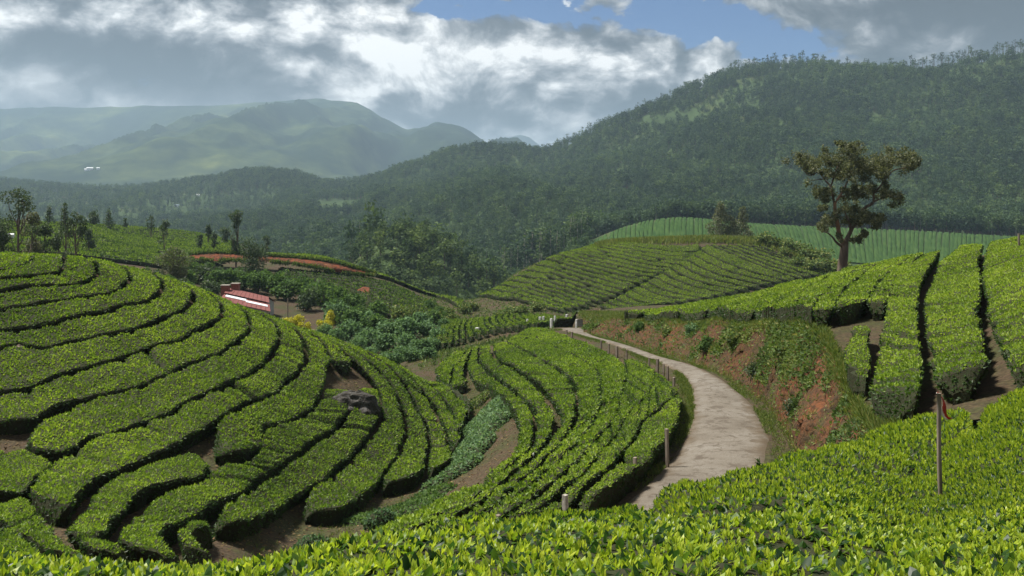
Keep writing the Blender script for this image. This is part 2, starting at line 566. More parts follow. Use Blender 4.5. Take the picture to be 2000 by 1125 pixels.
# ---------------------------------------------------------------- the lie of the land
c_, g_, z_ = 'c', 'g', 'z'
NEAR0 = [(1.0, z_, -1.72), (1.6, z_, -1.76)]
LOW = Surface({
    -500: NEAR0 + [(3, c_, 1110), (3.5, c_, 1085), (6, z_, -2.5), (10, z_, -4.9), (17, c_, 1070), (22, c_, 990), (28, c_, 900), (33, c_, 780), (37, c_, 670), (41, c_, 560), (44, c_, 505), (46, c_, 490), (50, z_, -3.4), (60, z_, -4.5), (80, z_, -6), (130, c_, 480), (180, c_, 455), (230, c_, 425), (330, z_, -8)],
    0: NEAR0 + [(3, c_, 1125), (3.6, c_, 1097), (6, z_, -2.6), (10, z_, -5.2), (14, z_, -7.0), (17, c_, 1085), (19.5, c_, 1045), (22.5, c_, 1000), (25.5, c_, 955), (28, c_, 915), (30, c_, 870), (33, c_, 795), (36, c_, 712), (39, c_, 628), (42, c_, 550), (44, c_, 512), (46, c_, 494), (50, z_, -3.5), (60, z_, -5), (80, z_, -7.2), (110, z_, -7.6), (130, c_, 487), (180, c_, 458), (230, c_, 428), (330, z_, -8)],
    150: NEAR0 + [(3, c_, 1125), (3.7, c_, 1095), (6, z_, -2.65), (10, z_, -5.3), (15, z_, -7.6), (18.5, c_, 1075), (22.5, c_, 1005), (26, c_, 950), (29, c_, 895), (33, c_, 805), (36.5, c_, 715), (40, c_, 630), (43, c_, 560), (45.5, c_, 515), (47, c_, 500), (51, z_, -3.9), (65, z_, -7), (90, z_, -8.5), (115, z_, -8.8), (135, c_, 500), (180, c_, 465), (230, c_, 432), (330, z_, -9)],
    300: NEAR0 + [(3, c_, 1125), (3.8, c_, 1093), (6, z_, -2.7), (10, z_, -5.4), (16, z_, -8.1), (20, c_, 1068), (24, c_, 990), (29, c_, 898), (33.5, c_, 800), (38, c_, 700), (42, c_, 618), (45.5, c_, 560), (48, c_, 535), (54, z_, -5), (70, z_, -9), (100, z_, -10.5), (140, c_, 525), (180, c_, 490), (230, c_, 468), (270, c_, 440), (330, z_, -12)],
    450: NEAR0 + [(3, c_, 1125), (4, c_, 1087), (7, z_, -3.1), (12, z_, -6.7), (18, z_, -8.9), (22, c_, 1050), (26, c_, 985), (30, c_, 900), (35, c_, 790), (40, c_, 700), (44, c_, 640), (49, c_, 590), (55, z_, -7), (75, z_, -11.5), (100, z_, -13.6), (120, z_, -13.8), (150, z_, -13.2), (170, z_, -11.2), (178, c_, 497), (200, c_, 489), (260, c_, 470), (330, z_, -16)],
    600: NEAR0 + [(3, c_, 1125), (4.6, c_, 1062), (7, z_, -3.2), (12, z_, -6.9), (17, z_, -9.2), (22, z_, -10.2), (28.5, g_, 1050), (31, c_, 980), (34, c_, 900), (39, c_, 800), (42.5, c_, 740), (46, c_, 690), (50, c_, 646), (56, z_, -8.8), (75, z_, -12.6), (100, z_, -15.2), (115, z_, -15.8), (130, z_, -15.2), (150, z_, -13.9), (165, z_, -12.3), (172, z_, -10.9), (185, c_, 496), (210, z_, -16), (330, z_, -30)],
    750: NEAR0 + [(3, c_, 1125), (5.1, c_, 1043), (8, z_, -3.8), (13, z_, -7), (19.5, c_, 1048), (24, c_, 1015), (29, z_, -10.4), (33.5, z_, -11.4), (36.5, c_, 920), (40, c_, 850), (44, c_, 790), (48, c_, 740), (51, c_, 703), (57, z_, -10.7), (75, z_, -14), (95, z_, -16), (105, z_, -16.4), (130, z_, -15.6), (150, z_, -14.9), (168, z_, -14.2), (180, c_, 537), (200, z_, -19), (330, z_, -38)],
    850: NEAR0 + [(3, c_, 1125), (5.5, c_, 1033), (9, z_, -4.2), (14, z_, -7.1), (20, c_, 1020), (24, c_, 995), (28, c_, 965), (33, z_, -10.6), (37, z_, -11.6), (41, c_, 885), (45, c_, 830), (49, c_, 788), (53, c_, 752), (58, z_, -12.5), (72, z_, -13.1), (80, z_, -13.6), (92, c_, 668), (102, c_, 645), (114, c_, 628), (130, z_, -17.4), (150, z_, -17.8), (170, z_, -18.3), (185, c_, 574), (220, z_, -26), (330, z_, -42)],
    920: NEAR0 + [(3, c_, 1125), (5.8, c_, 1027), (9, z_, -4.3), (15, z_, -7.6), (21, c_, 1008), (26, c_, 950), (30, c_, 912), (38, z_, -10.7), (46, z_, -11.5), (52, z_, -11.9), (60, c_, 722), (68, c_, 690), (74, c_, 669), (80, z_, -13.2), (90, c_, 655), (100, c_, 640), (115, c_, 622), (130, z_, -17.5), (145, z_, -18), (160, c_, 590), (166, c_, 579), (190, z_, -22), (330, z_, -42)],
    1000: NEAR0 + [(3, c_, 1125), (6, c_, 1022), (10, z_, -4.8), (15, z_, -7.3), (21, c_, 985), (25, c_, 930), (30, c_, 870), (36, c_, 812), (43, c_, 760), (50, c_, 720), (58, c_, 690), (68, c_, 660), (74, c_, 644), (80, z_, -12.2), (92, c_, 632), (110, c_, 622), (125, c_, 613), (140, z_, -17), (160, c_, 570), (175, c_, 545), (185, c_, 531), (210, z_, -18), (330, z_, -42)],
    1100: NEAR0 + [(3, c_, 1125), (6.5, c_, 1012), (10, z_, -4.8), (15, z_, -7.0), (19, z_, -8.0), (22.5, c_, 950), (26, c_, 900), (31, c_, 840), (38, c_, 780), (47, c_, 730), (54, c_, 700), (63, c_, 670), (72, c_, 649), (80, z_, -11.4), (88, z_, -12.1), (95, c_, 630), (110, c_, 618), (135, z_, -16.8), (150, c_, 585), (165, c_, 545), (180, c_, 510), (190, c_, 491), (220, z_, -14), (330, z_, -40)],
    1200: NEAR0 + [(3, c_, 1125), (7.2, c_, 1000), (12, z_, -5.5), (17, z_, -7.2), (21, z_, -7.6), (24, c_, 900), (28, c_, 850), (34, c_, 790), (42, c_, 740), (50, c_, 710), (57, c_, 692), (62, z_, -10.1), (72, z_, -10.9), (85, z_, -12), (110, z_, -14.4), (138, c_, 608), (150, c_, 575), (165, c_, 540), (180, c_, 505), (195, c_, 481), (203, c_, 469), (230, z_, -12), (330, z_, -36)],
    1300: NEAR0 + [(3, c_, 1125), (8.4, c_, 960), (13, z_, -5.6), (18, z_, -7.1), (22, z_, -7.45), (24.5, z_, -7.5), (28, c_, 845), (32, c_, 782), (37.5, c_, 742), (43, c_, 717), (48, z_, -8.7), (56, z_, -9.45), (70, z_, -10.9), (100, z_, -13.3), (150, c_, 590), (165, c_, 550), (180, c_, 510), (195, c_, 483), (207, c_, 464), (235, z_, -12), (330, z_, -30)],
    1400: NEAR0 + [(3, c_, 1125), (9.5, c_, 932), (14, z_, -5.6), (19, z_, -7.0), (24, z_, -7.5), (30, z_, -7.66), (37, z_, -7.9), (42, z_, -8.2), (50, z_, -8.8), (70, z_, -10.8), (100, z_, -13.3), (160, c_, 575), (175, c_, 530), (190, c_, 495), (200, c_, 476), (208, c_, 461), (235, z_, -12), (330, z_, -28)],
    1500: NEAR0 + [(3, c_, 1125), (10.7, c_, 908), (15, z_, -5.6), (19, z_, -6.9), (24, z_, -7.4), (30, z_, -7.66), (33, z_, -7.8), (40, z_, -8.4), (60, z_, -10), (100, z_, -13.4), (165, c_, 580), (180, c_, 530), (195, c_, 495), (205, c_, 467), (235, z_, -12), (330, z_, -26)],
    1600: NEAR0 + [(3, c_, 1125), (12, c_, 880), (16, z_, -5.3), (20, z_, -6.5), (24, z_, -7.3), (30, z_, -8.0), (60, z_, -10.5), (100, z_, -13.5), (170, c_, 570), (185, c_, 535), (195, c_, 507), (235, z_, -15), (330, z_, -25)],
    1800: NEAR0 + [(3, c_, 1125), (6, c_, 1032), (9, c_, 970), (13, c_, 885), (17, c_, 815), (19, z_, -5.4), (24, z_, -7.2), (60, z_, -11), (100, z_, -14), (200, z_, -19), (330, z_, -25)],
    2000: NEAR0 + [(3, c_, 1120), (6, c_, 1000), (9, c_, 905), (13, c_, 805), (16, c_, 765), (19, z_, -5.0), (24, z_, -7), (60, z_, -11), (100, z_, -14), (200, z_, -19), (330, z_, -25)],
    2500: NEAR0 + [(3, c_, 1090), (6, c_, 930), (9, c_, 820), (13, c_, 735), (16, c_, 695), (19, z_, -4.6), (24, z_, -6.5), (60, z_, -11), (100, z_, -14), (200, z_, -19), (330, z_, -25)],
}, -700, 2700, 1.0, 330.0, 680, 640)

EDGE_T = np.array([(1120, 88), (1145, 84), (1200, 76), (1300, 64), (1400, 50.5), (1480, 42), (1560, 35), (1620, 29.5), (1640, 27), (1660, 24.5), (1690, 21), (1720, 18.6), (1800, 17.4), (1900, 16.9), (2000, 16.4), (2500, 16)], float)


def d_edge(px):
    return np.interp(px, EDGE_T[:, 0], EDGE_T[:, 1])


UP = Surface({
    1100: [(15, z_, -11), (80, z_, -11.1), (90, z_, -11.2), (100, z_, -12.3), (125, z_, -15)],
    1145: [(15, z_, -10.8), (84, z_, -10.8), (90, z_, -11), (98, z_, -12), (125, z_, -15)],
    1200: [(15, z_, -9.6), (76, z_, -9.6), (80, c_, 608), (86, c_, 606), (94, z_, -11.6), (125, z_, -14.5)],
    1300: [(15, z_, -8.3), (64, z_, -8.3), (67, c_, 608), (75, c_, 602), (82, c_, 599), (91, z_, -11), (125, z_, -14)],
    1400: [(15, z_, -6.5), (50, z_, -6.5), (54, c_, 601), (62, c_, 588), (72, c_, 580), (81, z_, -9.3), (125, z_, -14)],
    1500: [(15, z_, -5.3), (40, z_, -5.3), (43.5, c_, 600), (52, c_, 577), (62, c_, 562), (68, c_, 559), (77, z_, -8.3), (125, z_, -13)],
    1560: [(15, z_, -5.0), (30, z_, -4.8), (35, z_, -4.65), (38, c_, 594), (46, c_, 565), (56, c_, 547), (62, c_, 542), (72, z_, -7.4), (125, z_, -12)],
    1640: [(15, z_, -5.4), (24, z_, -5.3), (27, z_, -5.15), (33, z_, -4.4), (36, c_, 581), (44, c_, 550), (54, c_, 529), (58, c_, 525), (68, z_, -6.4), (125, z_, -12)],
    1700: [(15, z_, -5.2), (20, z_, -5.1), (24, c_, 728), (28, c_, 650), (33, c_, 588), (44, c_, 536), (52, c_, 514), (62, z_, -5.7), (125, z_, -12)],
    1800: [(15, z_, -4.5), (17, z_, -4.5), (20.5, z_, -4.55), (23, c_, 692), (28, c_, 620), (35, c_, 560), (44, c_, 509), (48, c_, 495), (57, z_, -4.7), (125, z_, -12)],
    1900: [(15, z_, -4.1), (17, z_, -4.1), (19, z_, -4.05), (21, c_, 695), (27, c_, 610), (35, c_, 535), (44, c_, 474), (53, z_, -3.8), (125, z_, -12)],
    2000: [(15, z_, -3.9), (17, z_, -3.9), (20, c_, 665), (27, c_, 565), (35, c_, 490), (40, c_, 461), (49, z_, -3), (125, z_, -12)],
    2500: [(15, z_, -3.3), (17, z_, -3.2), (20, c_, 560), (30, c_, 440), (40, c_, 410), (49, z_, -2), (125, z_, -12)],
}, 1100, 2600, 15.0, 125.0, 420, 420)


def gz(x, y):
    """soil height anywhere on the near ground"""
    x = np.asarray(x, float); y = np.asarray(y, float)
    lo = LOW.z(x, y)
    px = 1000 + F * x / np.maximum(y, 0.5)
    return np.where((px > 1125) & (y > d_edge(px)) & (y < 124), np.maximum(lo, UP.z(x, y)), lo)


def polar_ground(name, surf, pxs, ds, mat, noise=0.05, label=None):
    P, Dd = np.meshgrid(pxs, ds, indexing='ij')
    xy = plan(P, Dd)
    z = surf.at(P, Dd) + noise * fbm(xy[..., 0] * 0.8, xy[..., 1] * 0.8, seed=3) * np.minimum(1.0, 0.3 + Dd / 40)
    co = np.concatenate([xy, z[..., None]], -1).reshape(-1, 3)
    return tag(mesh_np(name, co, [grid_faces(len(pxs), len(ds))[:, ::-1]], mat, smooth=True), kind='structure')


polar_ground('hillside_ground', LOW, np.linspace(-690, 2690, 330), np.exp(np.linspace(math.log(1.05), math.log(325), 280)), MAT['soil'])
# the raised ground to the right of the road starts at the edge of the cutting
_p = np.linspace(1125, 2590, 260)
_u = np.linspace(0, 1, 120)
_P, _U = np.meshgrid(_p, _u, indexing='ij')
_D = d_edge(_P) * (122.0 / d_edge(_P)) ** _U
_xy = plan(_P, _D)
_z = UP.at(_P, _D) + 0.06 * fbm(_xy[..., 0] * 0.8, _xy[..., 1] * 0.8, seed=5)
tag(mesh_np('upper_hillside_ground', np.concatenate([_xy, _z[..., None]], -1).reshape(-1, 3), [grid_faces(260, 120)[:, ::-1]], MAT['soil'], smooth=True), kind='structure')


def resample(p, n):
    p = np.asarray(p, float)
    d = np.concatenate([[0], np.cumsum(np.linalg.norm(np.diff(p, axis=0), axis=1))])
    t = np.linspace(0, d[-1], n)
    # smooth the corners: sample a pchip through the points
    if len(p) > 2:
        return np.stack([pchip(d, p[:, k], t) for k in range(p.shape[1])], -1)
    return np.stack([np.interp(t, d, p[:, k]) for k in range(p.shape[1])], -1)


def length(p):
    return float(np.linalg.norm(np.diff(p, axis=0), axis=1).sum())


def img_line(pts, surf, dmin, dmax, lift, n=60, extend0=0.0, extend1=0.0):
    """a line seen in the photograph, laid on the ground as a plan polyline"""
    q = resample(pts, n)
    D = surf.hit(q[:, 0], q[:, 1], dmin, dmax, lift)
    # remove jitter where the sight line grazes the ground
    k = np.array([1, 2, 3, 2, 1.0]); k /= k.sum()
    Dp = np.pad(np.log(D), 2, mode='edge')
    D = np.exp(sum(k[i] * Dp[i:i + n] for i in range(5)))
    w = plan(q[:, 0], D)
    if extend0:
        v = w[0] - w[2]; v /= np.linalg.norm(v) + 1e-9
        w = np.concatenate([[w[0] + v * extend0], w])
    if extend1:
        v = w[-1] - w[-3]; v /= np.linalg.norm(v) + 1e-9
        w = np.concatenate([w, [w[-1] + v * extend1]])
    return w


def Z(ox, oy, s):
    return lambda *pts: [(ox + x * s, oy + y * s) for x, y in pts]


Z1, Z2, Z3, Z4, Z5, Z6, Z7 = Z(0, 440, .35), Z(0, 730, .35), Z(500, 600, .35), Z(1000, 560, .35), Z(1400, 560, .30), Z(1300, 780, .35), Z(700, 860, .35)
Z8, Z9 = Z(800, 420, .2755), Z(1150, 380, .2755)

# ---------------------------------------------------------------- road
road_l = [(1205, 1000), (1250, 960), (1300, 910), (1338, 855), (1352, 805), (1350, 770), (1335, 737), (1306, 718), (1245, 694), (1185, 670), (1130, 655), (1088, 643)]
road_r = [(1470, 955), (1497, 896), (1500, 857), (1486, 819), (1465, 787), (1437, 763), (1402, 738), (1350, 714), (1297, 700), (1245, 682), (1196, 667), (1150, 653), (1136, 640)]


def build_road():
    n = 150
    L = resample(img_line(road_l, LOW, 17, 100, 0, 80, 5), n)
    R = resample(img_line(road_r, LOW, 17, 100, 0, 80, 4), n)
    m = 15
    t = np.linspace(-0.04, 1.04, m)
    wob = 0.10 * fbm(np.arange(n) * 0.13, np.zeros(n), seed=9)
    xy = L[:, None] * (1 - t)[None, :, None] + R[:, None] * t[None, :, None]
    xy[:, 0] += wob[:, None]
    zl, zr = gz(L[:, 0], L[:, 1]), LOW.z(R[:, 0], R[:, 1])
    base = LOW.z(xy[..., 0], xy[..., 1])
    z = base + 0.05 + 0.03 * np.sin(np.clip(t, 0, 1) * math.pi)[None, :]
    ed = np.minimum(t + 0.04, 1.04 - t)[None, :]
    z = z - np.clip(0.06 - ed, 0, 1) * 2.0 + 0.012 * fbm(xy[..., 0] * 2, xy[..., 1] * 2, seed=21)
    return tag(mesh_np('road', np.concatenate([xy, z[..., None]], -1).reshape(-1, 3), [grid_faces(n, m)[:, ::-1]], MAT['road'], smooth=True, attrs={'tint': np.tile(np.abs(t - 0.5) * 2, n)}), kind='structure')


def road_mat():
    m, t = new_mat('pale_dirt_concrete')
    geo = t.n('ShaderNodeNewGeometry')
    pos = geo.outputs['Position']
    n1 = t.noise(pos, 0.5, 4.0, 0.6, 0.4)
    n2 = t.noise(pos, 2.6, 5.0, 0.65, 0.8)
    n3 = t.noise(pos, 22.0, 3.0, 0.6)
    c = t.ramp(n1, ((0.3, (0.125, 0.107, 0.085)), (0.5, (0.175, 0.155, 0.128)), (0.7, (0.215, 0.198, 0.172))))
    c = t.mix(t.ramp(n2, ((0.50, 0.0), (0.62, 0.8))), c, (0.085, 0.068, 0.052, 1))
    c = t.mix(t.ramp(n3, ((0.45, 0.0), (0.75, 0.6))), c, (0.08, 0.062, 0.046, 1))
    at = t.n('ShaderNodeAttribute', attribute_name='tint')
    n4 = t.noise(pos, 1.3, 5.0, 0.65)
    edge = t.math('ADD', at.outputs['Fac'], t.math('MULTIPLY', t.math('SUBTRACT', n4, 0.5), 1.1))
    c = t.mix(t.ramp(edge, ((0.62, 0.0), (0.95, 0.85))), c, (0.095, 0.07, 0.044, 1))       # earth washed on to the edges
    vor = t.n('ShaderNodeTexVoronoi', feature='DISTANCE_TO_EDGE')
    vor.inputs['Scale'].default_value = 0.55
    wv = t.n('ShaderNodeVectorMath', operation='ADD')
    nzc = t.n('ShaderNodeTexNoise')
    nzc.inputs['Scale'].default_value = 1.4
    nzc.inputs['Detail'].default_value = 5.0
    t.put(nzc, 'Vector', pos)
    t.put(wv, 0, pos)
    t.put(wv, 1, nzc.outputs['Color'])
    t.put(vor, 'Vector', wv)
    crack = t.ramp(vor.outputs['Distance'], ((0.0, 0.75), (0.022, 0.0)))
    c = t.mix(t.math('MULTIPLY', crack, t.ramp(n1, ((0.45, 0.0), (0.6, 1.0)))), c, (0.10, 0.08, 0.06, 1))
    b = t.n('ShaderNodeBsdfPrincipled')
    t.put(b, 'Base Color', c)
    b.inputs['Roughness'].default_value = 0.9
    b.inputs['Specular IOR Level'].default_value = 0.2
    bp = t.n('ShaderNodeBump')
    bp.inputs['Strength'].default_value = 0.5
    bp.inputs['Distance'].default_value = 0.03
    t.put(bp, 'Height', t.math('ADD', n2, t.math('MULTIPLY', n3, 0.5)))
    t.put(b, 'Normal', bp)
    o = t.n('ShaderNodeOutputMaterial')
    t.put(o, 'Surface', b)
    return m


MAT['road'] = road_mat()
build_road()

# ---------------------------------------------------------------- the cutting beside the road
bank_b = img_line([(1140, 650), (1196, 663), (1250, 677), (1300, 692), (1350, 707), (1405, 730), (1450, 755), (1490, 785), (1520, 820), (1545, 860), (1558, 895)], LOW, 17, 100, 0, 90)
bank_b = np.concatenate([bank_b, plan(np.array([1585, 1625, 1680, 1740]), np.array([24.0, 21.0, 18.6, 17.2]))])
_tp = np.array([1138, 1145, 1200, 1250, 1300, 1350, 1400, 1440, 1480, 1520, 1560, 1600, 1628, 1642, 1660, 1690, 1722, 1770], float)
bank_t = plan(_tp, d_edge(_tp))
BN = 230
_b = resample(bank_b, BN)
_t = resample(bank_t, BN)


def build_bank():
    m = 22
    s = np.linspace(-0.08, 1.10, m)
    sc = np.clip(s, 0, 1)
    b3 = np.concatenate([_b, LOW.z(_b[:, 0], _b[:, 1])[:, None]], 1)
    t3 = np.concatenate([_t, UP.z(_t[:, 0], _t[:, 1])[:, None]], 1)
    hor = sc ** 1.25 + np.clip(s - 1, 0, 1) * 1.6 + np.clip(s, -1, 0)
    ver = np.where(s < 0.15, sc * 0.8, 0.12 + (sc - 0.15) / 0.85 * 0.88)
    xy = b3[:, None, :2] * (1 - hor)[None, :, None] + t3[:, None, :2] * hor[None, :, None]
    z = b3[:, None, 2] * (1 - ver)[None] + t3[:, None, 2] * ver[None]
    over = s > 1.0
    z[:, over] = np.maximum(UP.z(xy[:, over, 0], xy[:, over, 1]) + 0.015, z[:, over] - 0.2)
    nrm = np.stack([-(_t - _b)[:, 1] * 0 + (_b - _t)[:, 0], (_b - _t)[:, 1]], 1)
    nrm /= np.linalg.norm(nrm, axis=1, keepdims=True) + 1e-6
    body = np.sin(np.clip(sc, 0, 1) * math.pi)[None]
    dsp = (0.75 * fbm(xy[..., 0] * 0.55, xy[..., 1] * 0.55, z * 0.9, 4, seed=31) + 0.34 * fbm(xy[..., 0] * 2.4, xy[..., 1] * 2.4, z * 1.2, 3, seed=37)) * body
    xy = xy + nrm[:, None] * dsp[..., None]
    co = np.concatenate([xy, z[..., None]], -1)
    o = mesh_np('earth_bank', co.reshape(-1, 3), [grid_faces(BN, m)], MAT['bank'], smooth=True)
    tag(o, kind='structure')
    return co


BANK = build_bank()

# ---------------------------------------------------------------- tea hedges
CLIP = dict(n=0, tri=0)


def scatter_grid(co, dens, mask=None):
    """random points on a grid surface co[n,m,3]; returns positions, normals, uv index"""
    a, b, c, d = co[:-1, :-1], co[1:, :-1], co[1:, 1:], co[:-1, 1:]
    nr = np.cross(c - a, d - b)
    area = 0.5 * np.linalg.norm(nr, axis=-1)
    lam = area * dens
    if mask is not None:
        lam = lam * mask
    k = RNG.poisson(lam)
    i, j = np.nonzero(k)
    rep = k[i, j]
    i, j = np.repeat(i, rep), np.repeat(j, rep)
    u, v = RNG.random(len(i))[:, None], RNG.random(len(i))[:, None]
    P = a[i, j] * (1 - u) * (1 - v) + b[i, j] * u * (1 - v) + c[i, j] * u * v + d[i, j] * (1 - u) * v
    return P, unit(nr[i, j]), i, j


def hedge(U, L, label, group, step=0.35, inset=0.24, height=HEDGE, dens=None, leaf=None, lump=0.16, far=False, name='tea_hedge', taper=0.5, close=0.0, cover=1.3, flush=0.02, up_bias=0.35, raw=False, inner_n=None, leaves=True):
    """a clipped row of tea between two plan polylines; returns the object (its leaves are its part 'foliage')"""
    n = max(6, int(max(length(U), length(L)) / step))
    n = min(n, 340)
    if raw:
        n = len(U)
    else:
        U, L = resample(U, n), resample(L, n)
    wv = L - U
    wid = np.linalg.norm(wv, axis=1)
    dr = wv / np.maximum(wid, 1e-6)[:, None]
    mid = (U + L) / 2
    half = np.maximum(wid / 2 - inset, 0.16)
    s = np.concatenate([[0], np.cumsum(np.linalg.norm(np.diff(mid, axis=0), axis=1))])
    e = np.clip(np.minimum(s, s[-1] - s) / taper, 0, 1)
    endf = np.sqrt(1 - (1 - e) ** 2)
    half = half * (0.45 + 0.55 * endf)
    seed = CLIP['n']
    # single bushes: notches where one bush ends and the next begins
    nb = int(s[-1] / 0.9) + 3
    bl = np.cumsum(RNG.uniform(0.75, 1.5, nb)) - 0.8
    am = RNG.random(nb) ** 1.6
    am = np.where(RNG.random(nb) < 0.03, 1.6, am)
    db = np.abs(s[:, None] - bl[None])
    notch = (np.exp(-(db / 0.20) ** 2) * am[None]).max(1) * (0.0 if raw else (1.5 if far else 1.0))
    jl = lump * fbm(mid[:, 0] * 0.85 + seed * 3.1, mid[:, 1] * 0.85, seed=41) - 0.17 * notch
    jr = lump * fbm(mid[:, 0] * 0.85 + seed * 5.7, mid[:, 1] * 0.85, seed=43) - 0.17 * notch
    hl, hr = np.maximum(half + jl, 0.12), np.maximum(half + jr, 0.12)
    wmax = float((hl + hr).max())
    inner = max(1, int(round((wmax - 0.5) / (step * 1.1))))
    inner = inner_n or min(inner, 26)
    # the clipped table overhangs the bare stems
    edge_d = np.array([0.28, 0.17, 0.05, 0.0, 0.03, 0.12])
    edge_h = np.array([-0.05, 0.40, 0.70, 0.86, 0.97, 1.0])
    if far:
        edge_d, edge_h = np.array([0.16, 0.0, 0.12]), np.array([-0.05, 0.68, 0.97])
    tin = np.linspace(0, 1, inner + 2)[1:-1]
    m = len(edge_d) * 2 + inner
    W = (hl + hr)[:, None]
    k = np.minimum(1.0, W / 0.9)
    off = np.concatenate([edge_d[None] * k, edge_d[-1] * k + (W - 2 * edge_d[-1] * k) * tin[None], W - (edge_d[None] * k)[:, ::-1]], 1)
    hh = np.concatenate([edge_h, np.full(inner, 1.0), edge_h[::-1]])[None]
    pos = mid[:, None] - dr[:, None] * hl[:, None, None] + dr[:, None] * off[..., None]
    x, y = pos[..., 0], pos[..., 1]
    H = height * (0.35 + 0.65 * endf)[:, None] * (1 + 0.16 * fbm(x * 0.85, y * 0.85, seed=47)) * (1 - 0.20 * notch)[:, None]
    z = gz(x, y) + H * hh + (0.05 if not far else 0.08) * fbm(x * 2.6, y * 2.6, seed=51) * (hh > 0.5)
    jit = 0.05 * np.stack([fbm(x * 3, y * 3, z * 3, 2, seed=61), fbm(x * 3, y * 3, z * 3, 2, seed=67)], -1)
    co = np.concatenate([pos + jit * (0.3 if far else 1), z[..., None]], -1)
    # close the two ends
    cap0 = co[:1].copy(); cap0[..., 2] = gz(cap0[..., 0], cap0[..., 1]) - 0.05
    cap1 = co[-1:].copy(); cap1[..., 2] = gz(cap1[..., 0], cap1[..., 1]) - 0.05
    full = np.concatenate([cap0, co, cap1], 0)
    if np.cross(full[2:, 1:] - full[1:-1, :-1], full[1:-1, 1:] - full[2:, :-1])[..., 2].mean() < 0:
        full = full[:, ::-1]                       # faces look up and outwards
    o = mesh_np(name, full.reshape(-1, 3), [grid_faces(n + 2, m)], MAT['tea_wood'], smooth=False)
    tag(o, label, 'tea hedge', group)
    CLIP['n'] += 1
    # leaves
    dist = float(np.median(y))
    ls = leaf if leaf else max(0.09, 0.0031 * dist)
    dn = dens if dens else cover / (0.31 * ls * ls)
    if not leaves:
        return o, full
    P, N, i, j = scatter_grid(full, dn)
    vis = (np.einsum('ij,ij->i', N, -P) > -0.35 * np.linalg.norm(P, axis=1))      # leave out the leaves of the hidden far side
    vis &= (N[:, 2] > 0.15) | (RNG.random(len(P)) < 0.4)       # fewer leaves on the woody sides
    P, N = P[vis], N[vis]
    if len(P) == 0:
        return o
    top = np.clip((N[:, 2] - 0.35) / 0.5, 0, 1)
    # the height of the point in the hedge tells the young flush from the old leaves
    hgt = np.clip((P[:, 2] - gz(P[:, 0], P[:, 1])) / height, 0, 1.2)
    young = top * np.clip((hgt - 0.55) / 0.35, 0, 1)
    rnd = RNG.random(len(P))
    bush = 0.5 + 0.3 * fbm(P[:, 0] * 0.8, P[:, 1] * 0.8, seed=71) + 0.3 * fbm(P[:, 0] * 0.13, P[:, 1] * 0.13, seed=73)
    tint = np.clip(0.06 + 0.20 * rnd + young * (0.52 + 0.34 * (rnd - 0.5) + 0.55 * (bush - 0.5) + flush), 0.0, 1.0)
    upv = np.array([0, 0, 1.0])
    A = unit(rand_unit(len(P)) * 0.85 + N * (0.35 + 0.25 * young)[:, None] + upv * (up_bias * (young * 1.2 - 0.35))[:, None])
    Nn = unit(N + rand_unit(len(P)) * 0.6)
    sz = ls * RNG.uniform(0.65, 1.25, len(P))
    co2, f2 = leaf_quads(P - N * ls * 0.25 + rand_unit(len(P)) * ls * 0.15, A, Nn, sz, 0.25)
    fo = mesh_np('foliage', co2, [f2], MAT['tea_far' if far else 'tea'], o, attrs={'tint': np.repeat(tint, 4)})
    fo['kind'] = 'stuff'
    CLIP['tri'] += 2 * len(f2) + 2 * n * m
    return o


ORD = ['first', 'second', 'third', 'fourth', 'fifth', 'sixth', 'seventh', 'eighth', 'ninth', 'tenth', 'eleventh', 'twelfth', 'thirteenth',
       'fourteenth', 'fifteenth', 'sixteenth', 'seventeenth', 'eighteenth', 'nineteenth', 'twentieth', 'twenty-first', 'twenty-second',
       'twenty-third', 'twenty-fourth', 'twenty-fifth', 'twenty-sixth', 'twenty-seventh', 'twenty-eighth', 'twenty-ninth', 'thirtieth']

# --- the round hill on the left, rows traced along their gaps
cA = Z1((-120, 150), (0, 150), (80, 152), (150, 158))
G1 = Z1((-120, 265), (0, 250), (60, 240), (140, 208), (178, 172), (170, 158))
G2 = Z1((-120, 320), (0, 303), (110, 292), (230, 268), (320, 258), (350, 232), (352, 182))
G3 = Z1((-120, 400), (0, 378), (130, 345), (280, 335), (420, 325), (500, 297), (545, 260), (537, 215), (522, 200))
G4 = Z1((-120, 485), (0, 470), (130, 455), (280, 425), (450, 395), (590, 375), (680, 345), (722, 305), (715, 265), (700, 242))
G5 = Z1((-120, 600), (0, 580), (150, 565), (300, 545), (420, 515), (560, 485), (720, 445), (840, 410), (895, 360), (905, 320), (890, 296))
G6 = Z1((-120, 720), (0, 690), (100, 665), (240, 685), (380, 645), (560, 612), (720, 582), (860, 535), (960, 495), (1040, 455), (1080, 400), (1065, 360), (1045, 343))
G7 = Z1((-120, 940), (0, 925), (110, 910), (230, 880), (420, 805), (600, 762), (750, 705), (900, 655), (990, 640), (1070, 600), (1180, 550), (1235, 490), (1222, 420), (1190, 396))
G8 = Z1((-120, 1110), (0, 1090), (150, 1085), (300, 1015), (480, 960), (650, 930), (800, 890), (900, 850), (1010, 790), (1160, 740), (1280, 685), (1345, 635), (1395, 550), (1385, 500), (1350, 458))
G9t = Z2((1050, 145), (1230, 80)) + Z1((1350, 840), (1440, 790), (1520, 705), (1557, 620), (1540, 560), (1495, 520))
G9 = Z2((150, 345), (200, 425), (340, 428), (480, 360), (640, 320), (820, 255), (960, 205)) + G9t
G9a = Z2((160, 300), (260, 245), (380, 195), (480, 150), (640, 110), (800, 60), (900, 10), (1010, -30)) + Z1((1160, 740), (1280, 685), (1345, 635), (1395, 550), (1385, 500), (1350, 458))
G9b = Z2((140, 655), (230, 545), (320, 470), (420, 425), (520, 350), (640, 325), (820, 260), (960, 210)) + G9t
